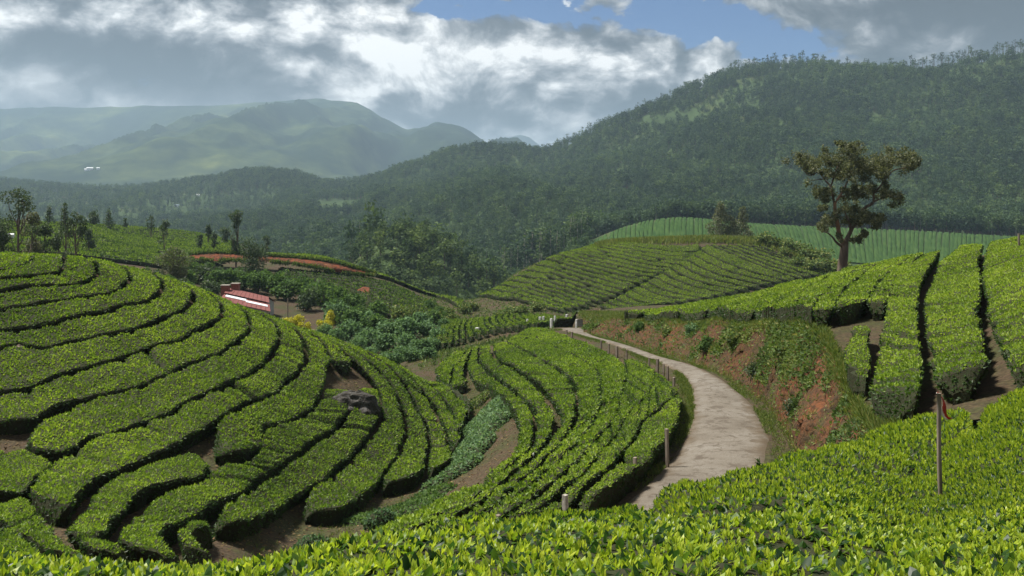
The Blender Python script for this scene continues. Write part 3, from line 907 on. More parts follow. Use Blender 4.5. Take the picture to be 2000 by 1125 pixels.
G10t = Z2((1200, 270), (1310, 200), (1420, 150), (1560, 90)) + Z1((1600, 880), (1665, 810), (1712, 740), (1700, 650), (1650, 585), (1600, 550))
G10 = Z2((400, 750), (470, 620), (570, 560), (700, 520), (830, 465), (1000, 400), (1120, 320)) + G10t
GC = Z2((1205, 440), (1390, 430), (1470, 370)) + Z3((30, 690), (150, 640), (280, 590), (350, 520), (390, 410), (405, 340), (425, 300), (400, 250), (340, 170), (295, 138))
GD = Z3((0, 980), (100, 900), (200, 830), (340, 740), (430, 680), (500, 600), (560, 500), (550, 440))
GE_lo = Z2((1210, 805), (1390, 830), (1480, 790), (1640, 700)) + Z3((330, 990), (440, 920), (540, 840), (600, 770), (670, 680), (700, 560), (690, 480), (660, 430))
GE = Z3((265, 1060), (330, 990), (440, 920), (540, 840), (600, 770), (670, 680), (700, 560), (690, 480), (640, 390), (560, 300), (450, 215), (385, 172))
GF = Z3((280, 1115), (420, 1120), (520, 1090), (600, 1040), (660, 1000), (700, 945), (760, 870), (805, 790), (840, 700), (832, 620), (800, 520), (740, 420), (660, 330), (540, 232), (470, 192))
GG = Z3((710, 975), (870, 938), (930, 905), (955, 850), (967, 750), (950, 660), (900, 580), (830, 440), (760, 350), (640, 262), (560, 220))
GH = Z3((975, 895), (1050, 862), (1095, 820), (1080, 740), (1040, 650), (960, 500), (880, 410), (780, 322), (680, 260))
GI = Z3((1080, 772), (1130, 752), (1140, 690), (1110, 610), (1060, 520), (960, 430), (860, 352), (760, 294))
GJ = Z3((1150, 640), (1180, 565), (1100, 470), (1000, 390), (900, 335))
GK = Z3((1190, 600), (1200, 535), (1130, 468), (1040, 405), (960, 356))


def cut(g, a):
    """the traced line from its point number a on"""
    return g[a:]


LEFT = [
    (cA, G1, 1, 'short lit tea hedge on the very crown of the left hill'),
    (G1, G2, 1, 'tea hedge just below the hooked gap at the crown of the left hill'),
    (G2, G3, 1, 'tea hedge on the left hill, third row down from its crown'),
    (G3, G4, 1, 'tea hedge on the left hill, fourth row down from its crown'),
    (G4, G5, 1, 'tea hedge on the left hill, fifth row down from its crown'),
    (G5, G6, 1, 'tea hedge on the left hill, sixth row down, above the brown rock'),
    (G6, G7, 1, 'tea hedge on the left hill, seventh row down, below the brown rock'),
    (G7, G8, 1, 'tea hedge on the left hill, eighth row down from its crown'),
    (G9a, G9, 1, 'tea hedge on the left hill with a rounded end in mid-slope, ninth row down'),
    (G9b, G10, 1, 'longest tea hedge low on the left hill, sweeping from the bottom corner to the crest'),
    (Z2((-150, 420), (0, 410), (110, 410), (200, 440), (300, 465)), Z2((-150, 690), (0, 660), (110, 640), (230, 545), (310, 480)), 0, 'short wedge of tea low at the left edge of the left hill'),
    (G10t, GC, 1, 'tea hedge on the left hill whose blunt lower end stops above bare soil'),
    (Z2((720, 1005), (560, 990), (460, 950), (385, 900), (350, 850), (410, 790), (480, 720), (520, 645), (580, 600), (700, 545), (830, 500), (1000, 450), (1110, 425), (1170, 435)),
     Z2((740, 985), (690, 965), (640, 925), (602, 880), (640, 830), (700, 760), (745, 690), (870, 625), (1000, 590), (1130, 560), (1195, 490)), 0, 'hook-shaped tea hedge low on the left hill, ending in mid-slope'),
    (Z2((1000, 1030), (880, 1010), (760, 985), (680, 950), (645, 880), (690, 830), (770, 770), (880, 680), (960, 640), (1080, 600), (1200, 510), (1400, 470)) + Z3((30, 690), (150, 640), (280, 590), (350, 520), (390, 425)),
     Z2((1040, 1035), (950, 970), (915, 910), (950, 850), (1060, 790), (1180, 740), (1300, 680)) + GD, 0, 'tea hedge curling from the gully head up to the dark boulder'),
    (Z2((960, 960), (972, 890), (1050, 830), (1170, 785)), Z2((1260, 1005), (1180, 970), (1090, 905), (1180, 840)), 0, 'stubby tea hedge at the head of the gully'),
    (Z2((1195, 750), (1300, 690)) + GD, GE_lo, 0, 'tea hedge that starts over the gully soil and ends below the boulder'),
    (Z3((440, 312), (405, 250), (345, 172), (300, 138)), Z3((560, 308), (500, 255), (440, 207), (385, 170)), 1, 'short tea hedge between the dark boulder and the crest'),
    (GE, GF, 1, 'tea hedge passing just below the dark boulder, from gully to crest'),
    (Z3((705, 945), (760, 870), (805, 790), (840, 700), (832, 620), (800, 520), (740, 420), (660, 330), (540, 232), (470, 192)), GG, 1, 'tea hedge on the left hill, second row below the dark boulder'),
    (Z3((965, 890), (955, 850), (967, 750), (950, 660), (900, 580), (830, 440), (760, 350), (640, 262), (560, 220)), GH, 1, 'tea hedge on the left hill, third row below the dark boulder'),
    (Z3((1088, 770), (1080, 740), (1040, 650), (960, 500), (880, 410), (780, 322), (680, 260)), GI, 1, 'tea hedge on the left hill, fourth row below the dark boulder'),
    (Z3((1140, 690), (1110, 610), (1060, 520), (960, 430), (860, 352), (760, 294)), GJ, 1, 'tea hedge on the left hill, fifth row below the dark boulder'),
    (GJ[1:], GK, 1, 'thin last tea hedge along the lower nose of the left hill'),
    (Z2((-150, 700), (0, 690), (120, 685), (215, 755), (280, 835), (380, 935), (480, 995), (600, 1040)), Z2((-150, 780), (0, 800), (60, 860), (140, 920), (260, 985), (400, 1045)), 0, 'tea hedge turning round the gully head at the bottom left corner'),
    (Z2((-150, 800), (0, 815), (60, 875), (140, 935), (260, 1000), (380, 1050)), Z2((-150, 1000), (0, 1010), (110, 1030), (240, 1060)), 0, 'lowest tea hedge in the bottom left corner, behind the near bushes'),
]
for U, L, ext, lab in LEFT:
    Uw = img_line(U, LOW, 15, 56, HEDGE, 70, 0, 2.5 if ext else 0)
    Lw = img_line(L, LOW, 15, 56, HEDGE, 70, 0, 2.5 if ext else 0)
    hedge(Uw, Lw, lab, 'tea hedges on the left hill', 0.27, 0.14, lump=0.15)

# --- the slope between gully and road
M0 = Z7((60, 490), (250, 425), (420, 350), (560, 275), (680, 215)) + Z3((1340, 885), (1430, 812), (1465, 720), (1455, 620), (1430, 560), (1300, 450), (1210, 400), (1175, 340), (1190, 270), (1230, 208))
M1 = Z7((100, 520), (300, 455), (509, 382)) + Z3((1200, 1060), (1320, 970), (1430, 880), (1520, 800), (1545, 720), (1548, 620), (1500, 525), (1440, 480), (1290, 350), (1240, 280), (1250, 208))
M2 = Z7((200, 525), (420, 455), (609, 382)) + Z3((1300, 1030), (1440, 920), (1560, 830), (1640, 740), (1685, 630), (1640, 520), (1560, 420), (1480, 370), (1320, 250), (1312, 195))
M3 = Z7((350, 515), (560, 450), (719, 382)) + Z3((1420, 1020), (1560, 900), (1700, 770), (1770, 670), (1805, 580), (1795, 450), (1740, 380), (1560, 270), (1390, 185))
M4 = Z7((500, 490), (680, 415), (837, 323)) + Z4((150, 1060), (300, 930), (400, 830), (460, 740), (495, 640), (495, 520), (430, 430), (250, 340), (60, 243))
M5r = Z7((700, 460), (850, 400), (977, 323)) + Z4((280, 1050), (420, 920), (520, 800), (595, 680), (620, 570), (640, 480), (590, 397), (450, 326), (250, 256), (70, 208))
M5 = Z7((700, 460), (850, 400), (977, 323)) + Z4((280, 1050), (420, 920), (520, 800), (595, 680), (620, 570), (645, 480), (625, 395))
M6 = Z7((880, 430), (1000, 385), (1087, 333)) + Z4((350, 1080), (470, 950), (570, 830), (650, 710), (740, 610), (790, 530), (800, 455))
M7 = Z7((1040, 400), (1130, 370), (1197, 343)) + Z4((450, 1090), (560, 980), (660, 860), (740, 740), (840, 660), (935, 570))
M8 = Z7((1180, 375), (1307, 343)) + Z4((560, 1110), (680, 1030), (790, 950), (870, 850), (930, 740), (950, 620))
MID = [
    (Z3((1000, 350), (1050, 290), (1115, 240)), Z3((1075, 435), (1085, 370), (1125, 315), (1175, 237)), 'outermost stub of tea where the middle slope meets the gully'),
    (Z3((1075, 435), (1085, 370), (1125, 315), (1175, 237)), Z3((1195, 410), (1165, 350), (1185, 270), (1230, 208)), 'second stub of tea at the far end of the middle slope'),
    (M0, M1, 'tea hedge on the middle slope bordering the gully creeper'),
    (M1, M2, 'tea hedge on the middle slope, second row up from the gully'),
    (M2, M3, 'tea hedge on the middle slope, third row up from the gully'),
    (M3, M4, 'tea hedge on the middle slope, fourth row up from the gully'),
    (M4, M5r, 'tea hedge running beside the fence posts along the far stretch of road'),
    (M5, M6, 'tea hedge on the middle slope ending at the cluster of fence posts'),
    (M6, M7, 'tea hedge on the middle slope ending just short of the road bend'),
    (M7, M8, 'tea hedge overhanging the inner edge of the road bend'),
]
for k, (U, L, lab) in enumerate(MID):
    Uw = img_line(U, LOW, 15.5, 80, HEDGE, 80)
    Lw = img_line(L, LOW, 15.5, 80, HEDGE, 80)
    hedge(Uw, Lw, lab, 'tea hedges on the middle slope', 0.27, 0.18 if k > 4 else 0.25, lump=0.22)

# --- the raised field right of the road
RIGHT = [
    (Z5((810, 560), (830, 450), (860, 330), (890, 225)), Z5((1020, 570), (1005, 470), (990, 350), (1015, 230)), 0, 'small separate tea hedge standing on the bank slope'),
    (Z5((995, 690), (1035, 560), (1060, 400), (1080, 260), (1110, 100), (1130, 0)) + [(1768, 522), (1795, 503)], Z5((1315, 690), (1340, 560), (1332, 420), (1312, 250), (1310, 100), (1320, 0)) + [(1810, 530), (1830, 495)], 1, 'broad tea hedge running uphill beside the small separate one'),
    (Z5((1415, 605), (1400, 500), (1385, 380), (1350, 200), (1360, 60), (1390, 0)) + [(1832, 520), (1862, 488)], Z5((1785, 505), (1765, 420), (1725, 300), (1700, 150), (1720, 60), (1722, 0)) + [(1912, 510), (1918, 480)], 1, 'broad tea hedge running uphill behind the red flag post'),
    ([(1964, 735), (1962, 690), (1939, 644), (1927, 600), (1924, 565), (1918, 520), (1930, 476)], [(2062, 745), (2052, 650), (2036, 570), (2026, 510), (2020, 462)], 1, 'broad tea hedge running uphill along the right edge'),
    ([(2072, 735), (2062, 650), (2046, 570), (2034, 505), (2026, 462)], [(2170, 735), (2150, 640), (2130, 560), (2110, 500), (2100, 455)], 1, 'tea hedge beyond the right edge hedge, half out of view'),
]
DIV = [
    [(1737, 588), (1752, 548), (1793, 503)], [(1690, 590), (1722, 545), (1768, 508)], [(1625, 603), (1650, 566), (1690, 532), (1712, 516)],
    [(1582, 610), (1605, 574), (1640, 549), (1670, 526)], [(1547, 610), (1570, 566), (1605, 547), (1632, 533)], [(1511, 610), (1535, 569), (1560, 554), (1588, 546)],
    [(1475, 606), (1495, 573), (1520, 561), (1545, 554)], [(1430, 607), (1455, 585), (1490, 571)], [(1380, 607), (1410, 590), (1442, 581)],
    [(1320, 609), (1360, 597), (1392, 590)], [(1250, 610), (1300, 602), (1342, 596)], [(1180, 612), (1240, 607), (1290, 602)]]
for U, L, ext, lab in RIGHT:
    Uw = img_line(U, UP, 17.5, 64, HEDGE, 60, 0, 2.5 if ext else 0)
    Lw = img_line(L, UP, 17.5, 64, HEDGE, 60, 0, 2.5 if ext else 0)
    hedge(Uw, Lw, lab, 'tea hedges on the raised field right of the road', 0.25, 0.03, lump=0.14, flush=0.08, cover=1.05)
for k in range(len(DIV) - 1):
    Lw = img_line(DIV[k], UP, 26, 95, HEDGE, 50, 0, 3.0)
    Uw = img_line(DIV[k + 1], UP, 26, 95, HEDGE, 50, 0, 3.0)
    hedge(Uw, Lw, 'tea hedge above the red cutting, %s from the small separate hedge' % ORD[k], 'tea hedges on the raised field right of the road', 0.28, 0.07, lump=0.16, flush=0.08, cover=1.1)

# --- the near slope at the photographer's feet
near_px = np.array([-520, -350, 0, 430, 600, 830, 1000, 1100, 1190])
near_d = np.array([3.3, 3.4, 3.65, 4.1, 4.7, 5.5, 6.2, 6.8, 7.3])
gap_f = img_line(Z6((-250, 640), (200, 612), (500, 590), (900, 540), (1240, 440), (1400, 380), (1500, 300), (1600, 220), (1740, 165)), LOW, 3, 19, HEDGE, 40)
far_r = img_line([(1925, 808), (1960, 778), (2000, 757), (2080, 735), (2250, 720)], LOW, 3, 19, HEDGE, 14)
L3 = np.concatenate([plan(near_px, near_d), gap_f[3:], far_r])
_np3 = np.linspace(-520, 2350, 40)
U3 = plan(_np3, np.full(40, 1.75))
_cols = np.linspace(-520, 2300, 230)
_far = np.interp(_cols, 1000 + F * L3[:, 0] / L3[:, 1], L3[:, 1])
near_o, near_grid = hedge(plan(_cols, np.full(230, 1.75)), plan(_cols, _far), 'wide unbroken mass of bright young tea shoots right in front of the camera', 'near tea bushes', 0.3, 0.05,
                          lump=0.0, raw=True, inner_n=46, leaves=False, taper=0.2)
F2U = img_line(Z6((-230, 655), (200, 618), (500, 597), (900, 548), (1240, 452), (1400, 392), (1500, 312), (1600, 232), (1735, 180)), LOW, 3, 19, HEDGE, 60)
F2L = img_line([(1225, 992), (1330, 950), (1480, 910), (1600, 880), (1720, 832), (1800, 810), (1905, 793)], LOW, 3, 19, HEDGE, 60)
strip_o, strip_grid = hedge(F2U, F2L, 'long strip of tea along the near rim above the road, behind the near mass', 'near tea bushes', 0.22, 0.10, lump=0.12, leaves=False)


def leaf_template(curve=0.18, w=0.21):
    """a blade of six points bent along its length"""
    pts = [(0, 0, 0), (-w, 0.38, 0.06), (w, 0.38, 0.06), (-w * 0.8, 0.70, curve * 0.6 + 0.02), (w * 0.8, 0.70, curve * 0.6 + 0.02), (0, 1.0, curve), (0, 0.38, -0.02), (0, 0.70, curve * 0.45)]
    fc = [(0, 6, 1), (0, 2, 6), (1, 6, 7, 3), (6, 2, 4, 7), (3, 7, 5), (7, 4, 5)]
    return np.array(pts, float), fc


def blades(P, A, N, s, curve, w):
    """many bent blades in one go (8 points, 8 triangles each)"""
    T, fc = leaf_template(1.0, 1.0)
    n = len(P)
    A = unit(A); B = unit(np.cross(A, N)); Nn = np.cross(B, A)
    s = np.broadcast_to(s, (n,)); curve = np.broadcast_to(curve, (n,)); w = np.broadcast_to(w, (n,))
    X = np.array([p[0] for p in T]); Y = np.array([p[1] for p in T])
    base = np.array([0, .06, .06, .02, .02, 0, -.02, 0.0]); cv = np.array([0, 0.1, 0.1, .5, .5, 1.0, 0.1, .42])
    co = (P[:, None] + B[:, None] * (X[None] * (w * s)[:, None])[..., None] + A[:, None] * (Y[None] * s[:, None])[..., None]
          + Nn[:, None] * ((base[None] + cv[None] * curve[:, None]) * s[:, None])[..., None])
    idx = (np.arange(n) * 8)[:, None]
    tri = np.array([(0, 6, 1), (0, 2, 6), (3, 7, 5), (7, 4, 5)])
    quad = np.array([(1, 6, 7, 3), (6, 2, 4, 7)])
    return co.reshape(-1, 3), (idx[:, None] + tri[None]).reshape(-1, 3), (idx[:, None] + quad[None]).reshape(-1, 4)


def near_foliage(o, grid, shoot_d, old_d, ls):
    """young shoots standing up from the plucked table, with broad dark leaves between them"""
    ctr = grid[:-1, :-1]
    Dq = np.maximum(ctr[..., 1], 1.5)
    vis = (np.abs(1000 + F * ctr[..., 0] / Dq - 1000) < 1150) & (Dq > 2.1)
    fade = np.clip(6.5 / Dq, 0.3, 1.0)
    P, N, i, j = scatter_grid(grid, shoot_d * fade, vis)
    up = N[:, 2] > 0.35
    P, N = P[up], N[up]
    S = []
    n = len(P)
    patch = 0.5 + 0.5 * fbm(P[:, 0] * 0.9, P[:, 1] * 0.9, seed=81)
    keep = RNG.random(n) < 0.55 + 0.6 * patch
    P, N, patch = P[keep], N[keep], patch[keep]
    n = len(P)
    ax = unit(N * 0.6 + np.array([0, 0, 0.8]) + rand_unit(n) * 0.35)
    vigor = RNG.uniform(0.6, 1.15, n)
    lsd = np.maximum(ls, 0.0056 * P[:, 1])
    for k in range(4):
        phi = RNG.uniform(0, 2 * math.pi, n)
        r = unit(np.cross(ax, rand_unit(n)))
        spread = (0.08, 0.34, 0.6, 0.9)[k] * RNG.uniform(0.7, 1.3, n)
        A = unit(ax + r * spread[:, None])
        size = lsd * vigor * (0.75, 0.95, 1.05, 0.9)[k]
        base = P + ax * (lsd * vigor * (0.55, 0.40, 0.22, 0.02)[k])[:, None] - N * 0.02
        tint = np.clip((0.84, 0.74, 0.60, 0.48)[k] + RNG.normal(0, 0.12, n) + 0.16 * (patch - 0.5), 0, 1)
        S.append((base, A, unit(ax - r * 0.2), size, RNG.uniform(-0.25, 0.15, n) - 0.1 * k, 0.155 + 0.025 * k + RNG.uniform(0, .04, n), tint))
    P2, N2, i, j = scatter_grid(grid, old_d * np.clip(9.0 / Dq, 0.4, 1.0), vis)
    n2 = len(P2)
    A2 = unit(rand_unit(n2) + N2 * 0.25)
    S.append((P2 - N2 * 0.015, A2, unit(N2 + rand_unit(n2) * 0.5), np.maximum(ls * 1.25, 0.0056 * P2[:, 1]) * RNG.uniform(0.7, 1.25, n2), RNG.uniform(-0.3, 0.0, n2), RNG.uniform(0.25, 0.33, n2),
              np.clip(0.22 + RNG.normal(0, 0.12, n2), 0, 0.6)))
    base = np.concatenate([s[0] for s in S]); A = np.concatenate([s[1] for s in S]); Nn = np.concatenate([s[2] for s in S])
    sz = np.concatenate([s[3] for s in S]); cv = np.concatenate([s[4] for s in S]); wd = np.concatenate([s[5] for s in S]); ti = np.concatenate([s[6] for s in S])
    # the leaves that show largest are parts of their own
    app = sz / np.maximum(base[:, 1], 0.5)
    pxs = 1000 + F * base[:, 0] / base[:, 1]
    pys = HY - F * base[:, 2] / base[:, 1]
    inview = (pxs > 0) & (pxs < 2000) & (pys < 1140)
    score = np.where(inview, app, 0)
    big = np.argsort(-score)[:300] if o is near_o else np.array([], int)
    rest = np.ones(len(base), bool); rest[big] = False
    fine = rest & (base[:, 1] < 5.6)
    rest = rest & ~fine
    co, t3, q4 = blades(base[fine], A[fine], Nn[fine], sz[fine], cv[fine], wd[fine]) if fine.any() else (np.zeros((0, 3)), np.zeros((0, 3), int), np.zeros((0, 4), int))
    c2, f2 = leaf_quads(base[rest], A[rest], Nn[rest], sz[rest] * 1.08, 0.19, 0.06)
    fo = mesh_np('foliage', np.concatenate([co, c2]), [t3, np.concatenate([q4, f2 + len(co)])], MAT['tea_near'], o,
                 attrs={'tint': np.concatenate([np.repeat(ti[fine], 8), np.repeat(ti[rest], 4)])}, smooth=False)
    fo['kind'] = 'stuff'
    CLIP['tri'] += 8 * int(fine.sum()) + 2 * int(rest.sum())
    # shared blades for the single leaves: a few shapes in a few ages
    lib = {}
    for b in big:
        key = (int(np.clip(ti[b] * 6, 0, 5)), int(np.clip((cv[b] + 0.7) / 0.2, 0, 4)))
        if key not in lib:
            co, t3, q4 = blades(np.zeros((1, 3)), np.array([[0, 1.0, 0]]), np.array([[0, 0, 1.0]]), 1.0, key[1] * 0.2 - 0.6, 0.24)
            ob = mesh_np('leaf', co, [t3, q4], MAT['tea_near'], None, attrs={'tint': np.full(8, (key[0] + 0.5) / 6)}, smooth=True)
            lib[key] = ob.data
            bpy.data.objects.remove(ob)
        ob = bpy.data.objects.new('leaf', lib[key])
        a_ = Vector(A[b]); n_ = Vector(Nn[b]); x_ = a_.cross(n_).normalized(); n_ = x_.cross(a_)
        from mathutils import Matrix
        M = Matrix((x_, a_.normalized(), n_)).transposed().to_4x4()
        ob.matrix_world = Matrix.Translation(Vector(base[b])) @ M @ Matrix.Scale(float(sz[b]), 4)
        link(ob, o)


MAT['tea_near'] = leaf_mat('tea_shoot', ((0.0, (0.014, 0.042, 0.014)), (0.3, (0.04, 0.095, 0.018)), (0.5, (0.12, 0.21, 0.02)), (0.75, (0.29, 0.39, 0.028)), (1.0, (0.48, 0.54, 0.055))), 0.45, 0.42, 0.35)
near_foliage(near_o, near_grid, 680, 900, 0.046)
near_foliage(strip_o, strip_grid, 440, 560, 0.050)
print('HEDGES', CLIP)

# ---------------------------------------------------------------- far hill of fine tea rows, terrace, back fields
def family(guides, count, n=40):
    """lines interpolated between traced guide lines"""
    gs = [resample(g, n) for g in guides]
    out = []
    for t in np.linspace(0, len(gs) - 1, count):
        k = min(int(t), len(gs) - 2)
        a = t - k
        out.append(gs[k] * (1 - a) + gs[k + 1] * a)
    return out


def rows_between(lines, surf, dmin, dmax, label, group, inset, step, leaf, jitter=0.0, height=HEDGE, cover=1.0, flush=0.0, lump=0.12, ext=0.0):
    ws = [img_line(l, surf, dmin, dmax, height, len(l), ext) for l in lines]
    for k in range(len(ws) - 1):
        lab = label % ORD[k] if '%s' in label else label
        hedge(ws[k], ws[k + 1], lab, group, step, inset, height, leaf=leaf, lump=lump, far=True, taper=1.0, cover=cover, flush=flush)


FARH = 'rows of tea on the far hill'
A_ridge = Z8((1420, 185), (1300, 225), (1190, 280), (1060, 340), (960, 400), (880, 455), (790, 515), (715, 575))
B_crest = Z8((2070, 200), (2060, 265), (1975, 330), (1800, 410), (1620, 500), (1430, 585), (1240, 645), (1080, 672))
a_, b_ = resample(A_ridge, 22), resample(B_crest, 22)
lines = []
for k in range(22):
    mid = (a_[k] * 0.5 + b_[k] * 0.5) + np.array([0, 4 - 0.25 * k])
    lines.append(np.array([a_[k], a_[k] * .72 + b_[k] * .28 + [0, 1.5], mid, a_[k] * .25 + b_[k] * .75 + [0, 5 - 0.2 * k], b_[k]]))
lines = [resample(l, 36) for l in lines]
rows_between(lines, LOW, 128, 215, 'thin tea row on the far hill, left face, %s from the top', FARH, 0.40, 0.9, 0.34, cover=0.9, flush=0.08)
# the right face of the same hill
s_ = resample(Z9((830, 345), (740, 405), (600, 490), (480, 560), (330, 640), (180, 720), (20, 790)), 9)
ends = resample(Z9((1340, 395), (1480, 470), (1640, 560), (1500, 600), (1260, 625), (1000, 690), (760, 745)), 9)
right = []
top_s = resample(Z9((1240, 355), (1080, 345), (950, 350), (830, 345)), 8)
top_e = resample(Z9((1560, 500), (1720, 545), (1640, 570), (1500, 600)), 8)
for p, q in zip(top_s, top_e):
    right.append(resample(np.array([p, p * .75 + q * .25 + [0, 1], p * .5 + q * .5 + [0, 3], p * .25 + q * .75 + [0, 2], q]), 30))
low_s = resample(Z9((830, 345), (770, 385), (690, 440), (600, 490), (510, 540), (420, 590), (330, 640), (240, 690), (150, 735), (60, 775)), 15)[1:]
low_e = resample(Z9((1500, 600), (1380, 620), (1260, 640), (1130, 670), (1000, 700), (880, 725), (760, 745), (640, 760), (480, 775), (330, 790)), 15)[1:]
for p, q in zip(low_s, low_e):
    right.append(resample(np.array([p, p * .8 + q * .2 + [0, 7], p * .5 + q * .5 + [0, 9], p * .25 + q * .75 + [0, 5], q]), 30))
rows_between(right, LOW, 118, 215, 'thin tea row on the far hill, right face, %s from the scrubby shoulder', FARH, 0.42, 0.9, 0.34, cover=0.9, flush=0.12)
# short rows on the hill's left flank
fl0 = resample(Z8((1395, 180), (1240, 240), (1090, 290), (930, 370), (790, 440), (640, 505), (520, 560)), 13)
fl1 = resample(Z8((1440, 196), (1280, 262), (1150, 330), (1030, 400), (920, 470), (800, 540), (720, 590)), 13)
flank = [resample(np.array([p, (p + q) / 2 + [0, 2], q]), 14) for p, q in zip(fl0, fl1)]
rows_between(flank, LOW, 128, 215, 'short steep tea row on the far hill, left flank, %s down', FARH, 0.40, 0.9, 0.34, cover=0.9, ext=5.0, flush=0.08)

# terrace below it
T1 = Z8((330, 715), (250, 755), (200, 820), (165, 930))
T2 = Z8((440, 703), (390, 745), (370, 800), (380, 880))
T3 = Z8((600, 698), (565, 730), (580, 770), (640, 800))
T4 = Z8((760, 695), (760, 720), (800, 748), (880, 770))
T5 = Z8((960, 690), (980, 703), (1030, 715), (1120, 725))
rows_between(family([T1, T2, T3, T4, T5], 19, 20), LOW, 84, 128, 'curved tea row on the terrace beyond the gully, %s from its thicket end', 'rows of tea on the terrace beyond the gully', 0.22, 0.5, 0.24, cover=1.0, flush=0.05)
# dark clipped hedge beside the gate
_hx = plan(np.array([1079, 1127]), np.array([89.0, 89.0])); _hy = plan(np.array([1079, 1127]), np.array([91.2, 91.2]))
hedge(_hy, _hx, 'squared dark hedge behind the road end beside the gate', None, 0.4, 0.05, 0.95, leaf=0.16, lump=0.08)

# tea on the hill with the red cut: sparse broken rows
K1 = Z(350, 450, .2755)((700, 250), (900, 275), (1100, 290), (1300, 320), (1500, 370), (1700, 460), (1900, 560))
K2 = Z(350, 450, .2755)((760, 330), (930, 360), (1100, 400), (1250, 440), (1430, 500), (1650, 560), (1850, 620))
K3 = Z(350, 450, .2755)((1000, 440), (1100, 470), (1220, 510), (1330, 550), (1480, 590), (1640, 620), (1800, 640))
rows_between(family([K1, K2, K3], 13, 44), LOW, 120, 184, 'broken dark tea row on the slope under the red cut, %s row down', 'rows of tea under the red cut', 0.42, 0.8, 0.42, cover=0.75, flush=-0.25, lump=0.45)
# tea above the cut and on the back fields
J1 = [(-80, 489), (60, 490), (200, 502), (330, 520), (420, 532)]
J2 = [(-80, 470), (60, 471), (200, 480), (330, 488), (450, 494)]
J3 = [(-80, 449), (60, 450), (200, 462), (330, 471), (470, 484)]
J4 = [(-80, 430), (60, 432), (200, 438), (330, 447), (480, 470)]
rows_between(family([J1, J2, J3, J4], 22, 46), LOW, 118, 300, 'tea row on the fields behind the left hill, %s row back', 'rows of tea behind the left hill', 0.75, 1.3, 0.5, cover=0.9, flush=-0.08, lump=0.5)
Q1 = [(470, 499), (560, 500), (640, 507), (720, 531), (780, 548), (860, 578), (905, 600)]
Q2 = [(460, 489), (560, 490), (640, 496), (720, 518), (780, 534), (860, 566), (908, 590)]
rows_between(family([Q1, Q2], 3, 40), LOW, 150, 215, 'lit tea row along the top of the red cut, %s row back', 'rows of tea above the red cut', 0.3, 1.2, 0.45, cover=1.0, flush=0.06)

# ---------------------------------------------------------------- the red cut
def strip(name, top, bot, mat, m=9, amp=0.5, seed=0):
    """an earth face between two lines of 3-D points"""
    n = 90
    T, B = resample(top, n), resample(bot, n)
    s = np.linspace(0, 1, m)
    co = B[:, None] * (1 - s)[None, :, None] + T[:, None] * s[None, :, None]
    body = np.sin(s * math.pi)[None]
    co[..., 1] += (amp * fbm(co[..., 0] * 0.25, co[..., 2] * 0.6, seed=seed) - 0.6) * body
    return tag(mesh_np(name, co.reshape(-1, 3), [grid_faces(n, m)], mat, smooth=True), kind='structure')


def pt(px, py, D):
    return np.array([(px - 1000) / F * D, D, (HY - py) / F * D])


strip('red_earth_cut', np.array([pt(372, 497, 166), pt(420, 493, 166), pt(500, 497, 165), pt(580, 503, 164), pt(650, 511, 163), pt(700, 524, 162), pt(735, 534, 162)]),
      np.array([pt(372, 505, 164), pt(420, 510, 163), pt(500, 510, 163), pt(560, 515, 162), pt(610, 522, 161), pt(670, 534, 161), pt(730, 538, 161)]), MAT['cut'], seed=3)
strip('red_earth_scar', np.array([pt(698, 566, 146), pt(712, 560, 146), pt(722, 562, 146)]), np.array([pt(700, 575, 143), pt(712, 577, 143), pt(722, 572, 143)]), MAT['cut'], seed=6)

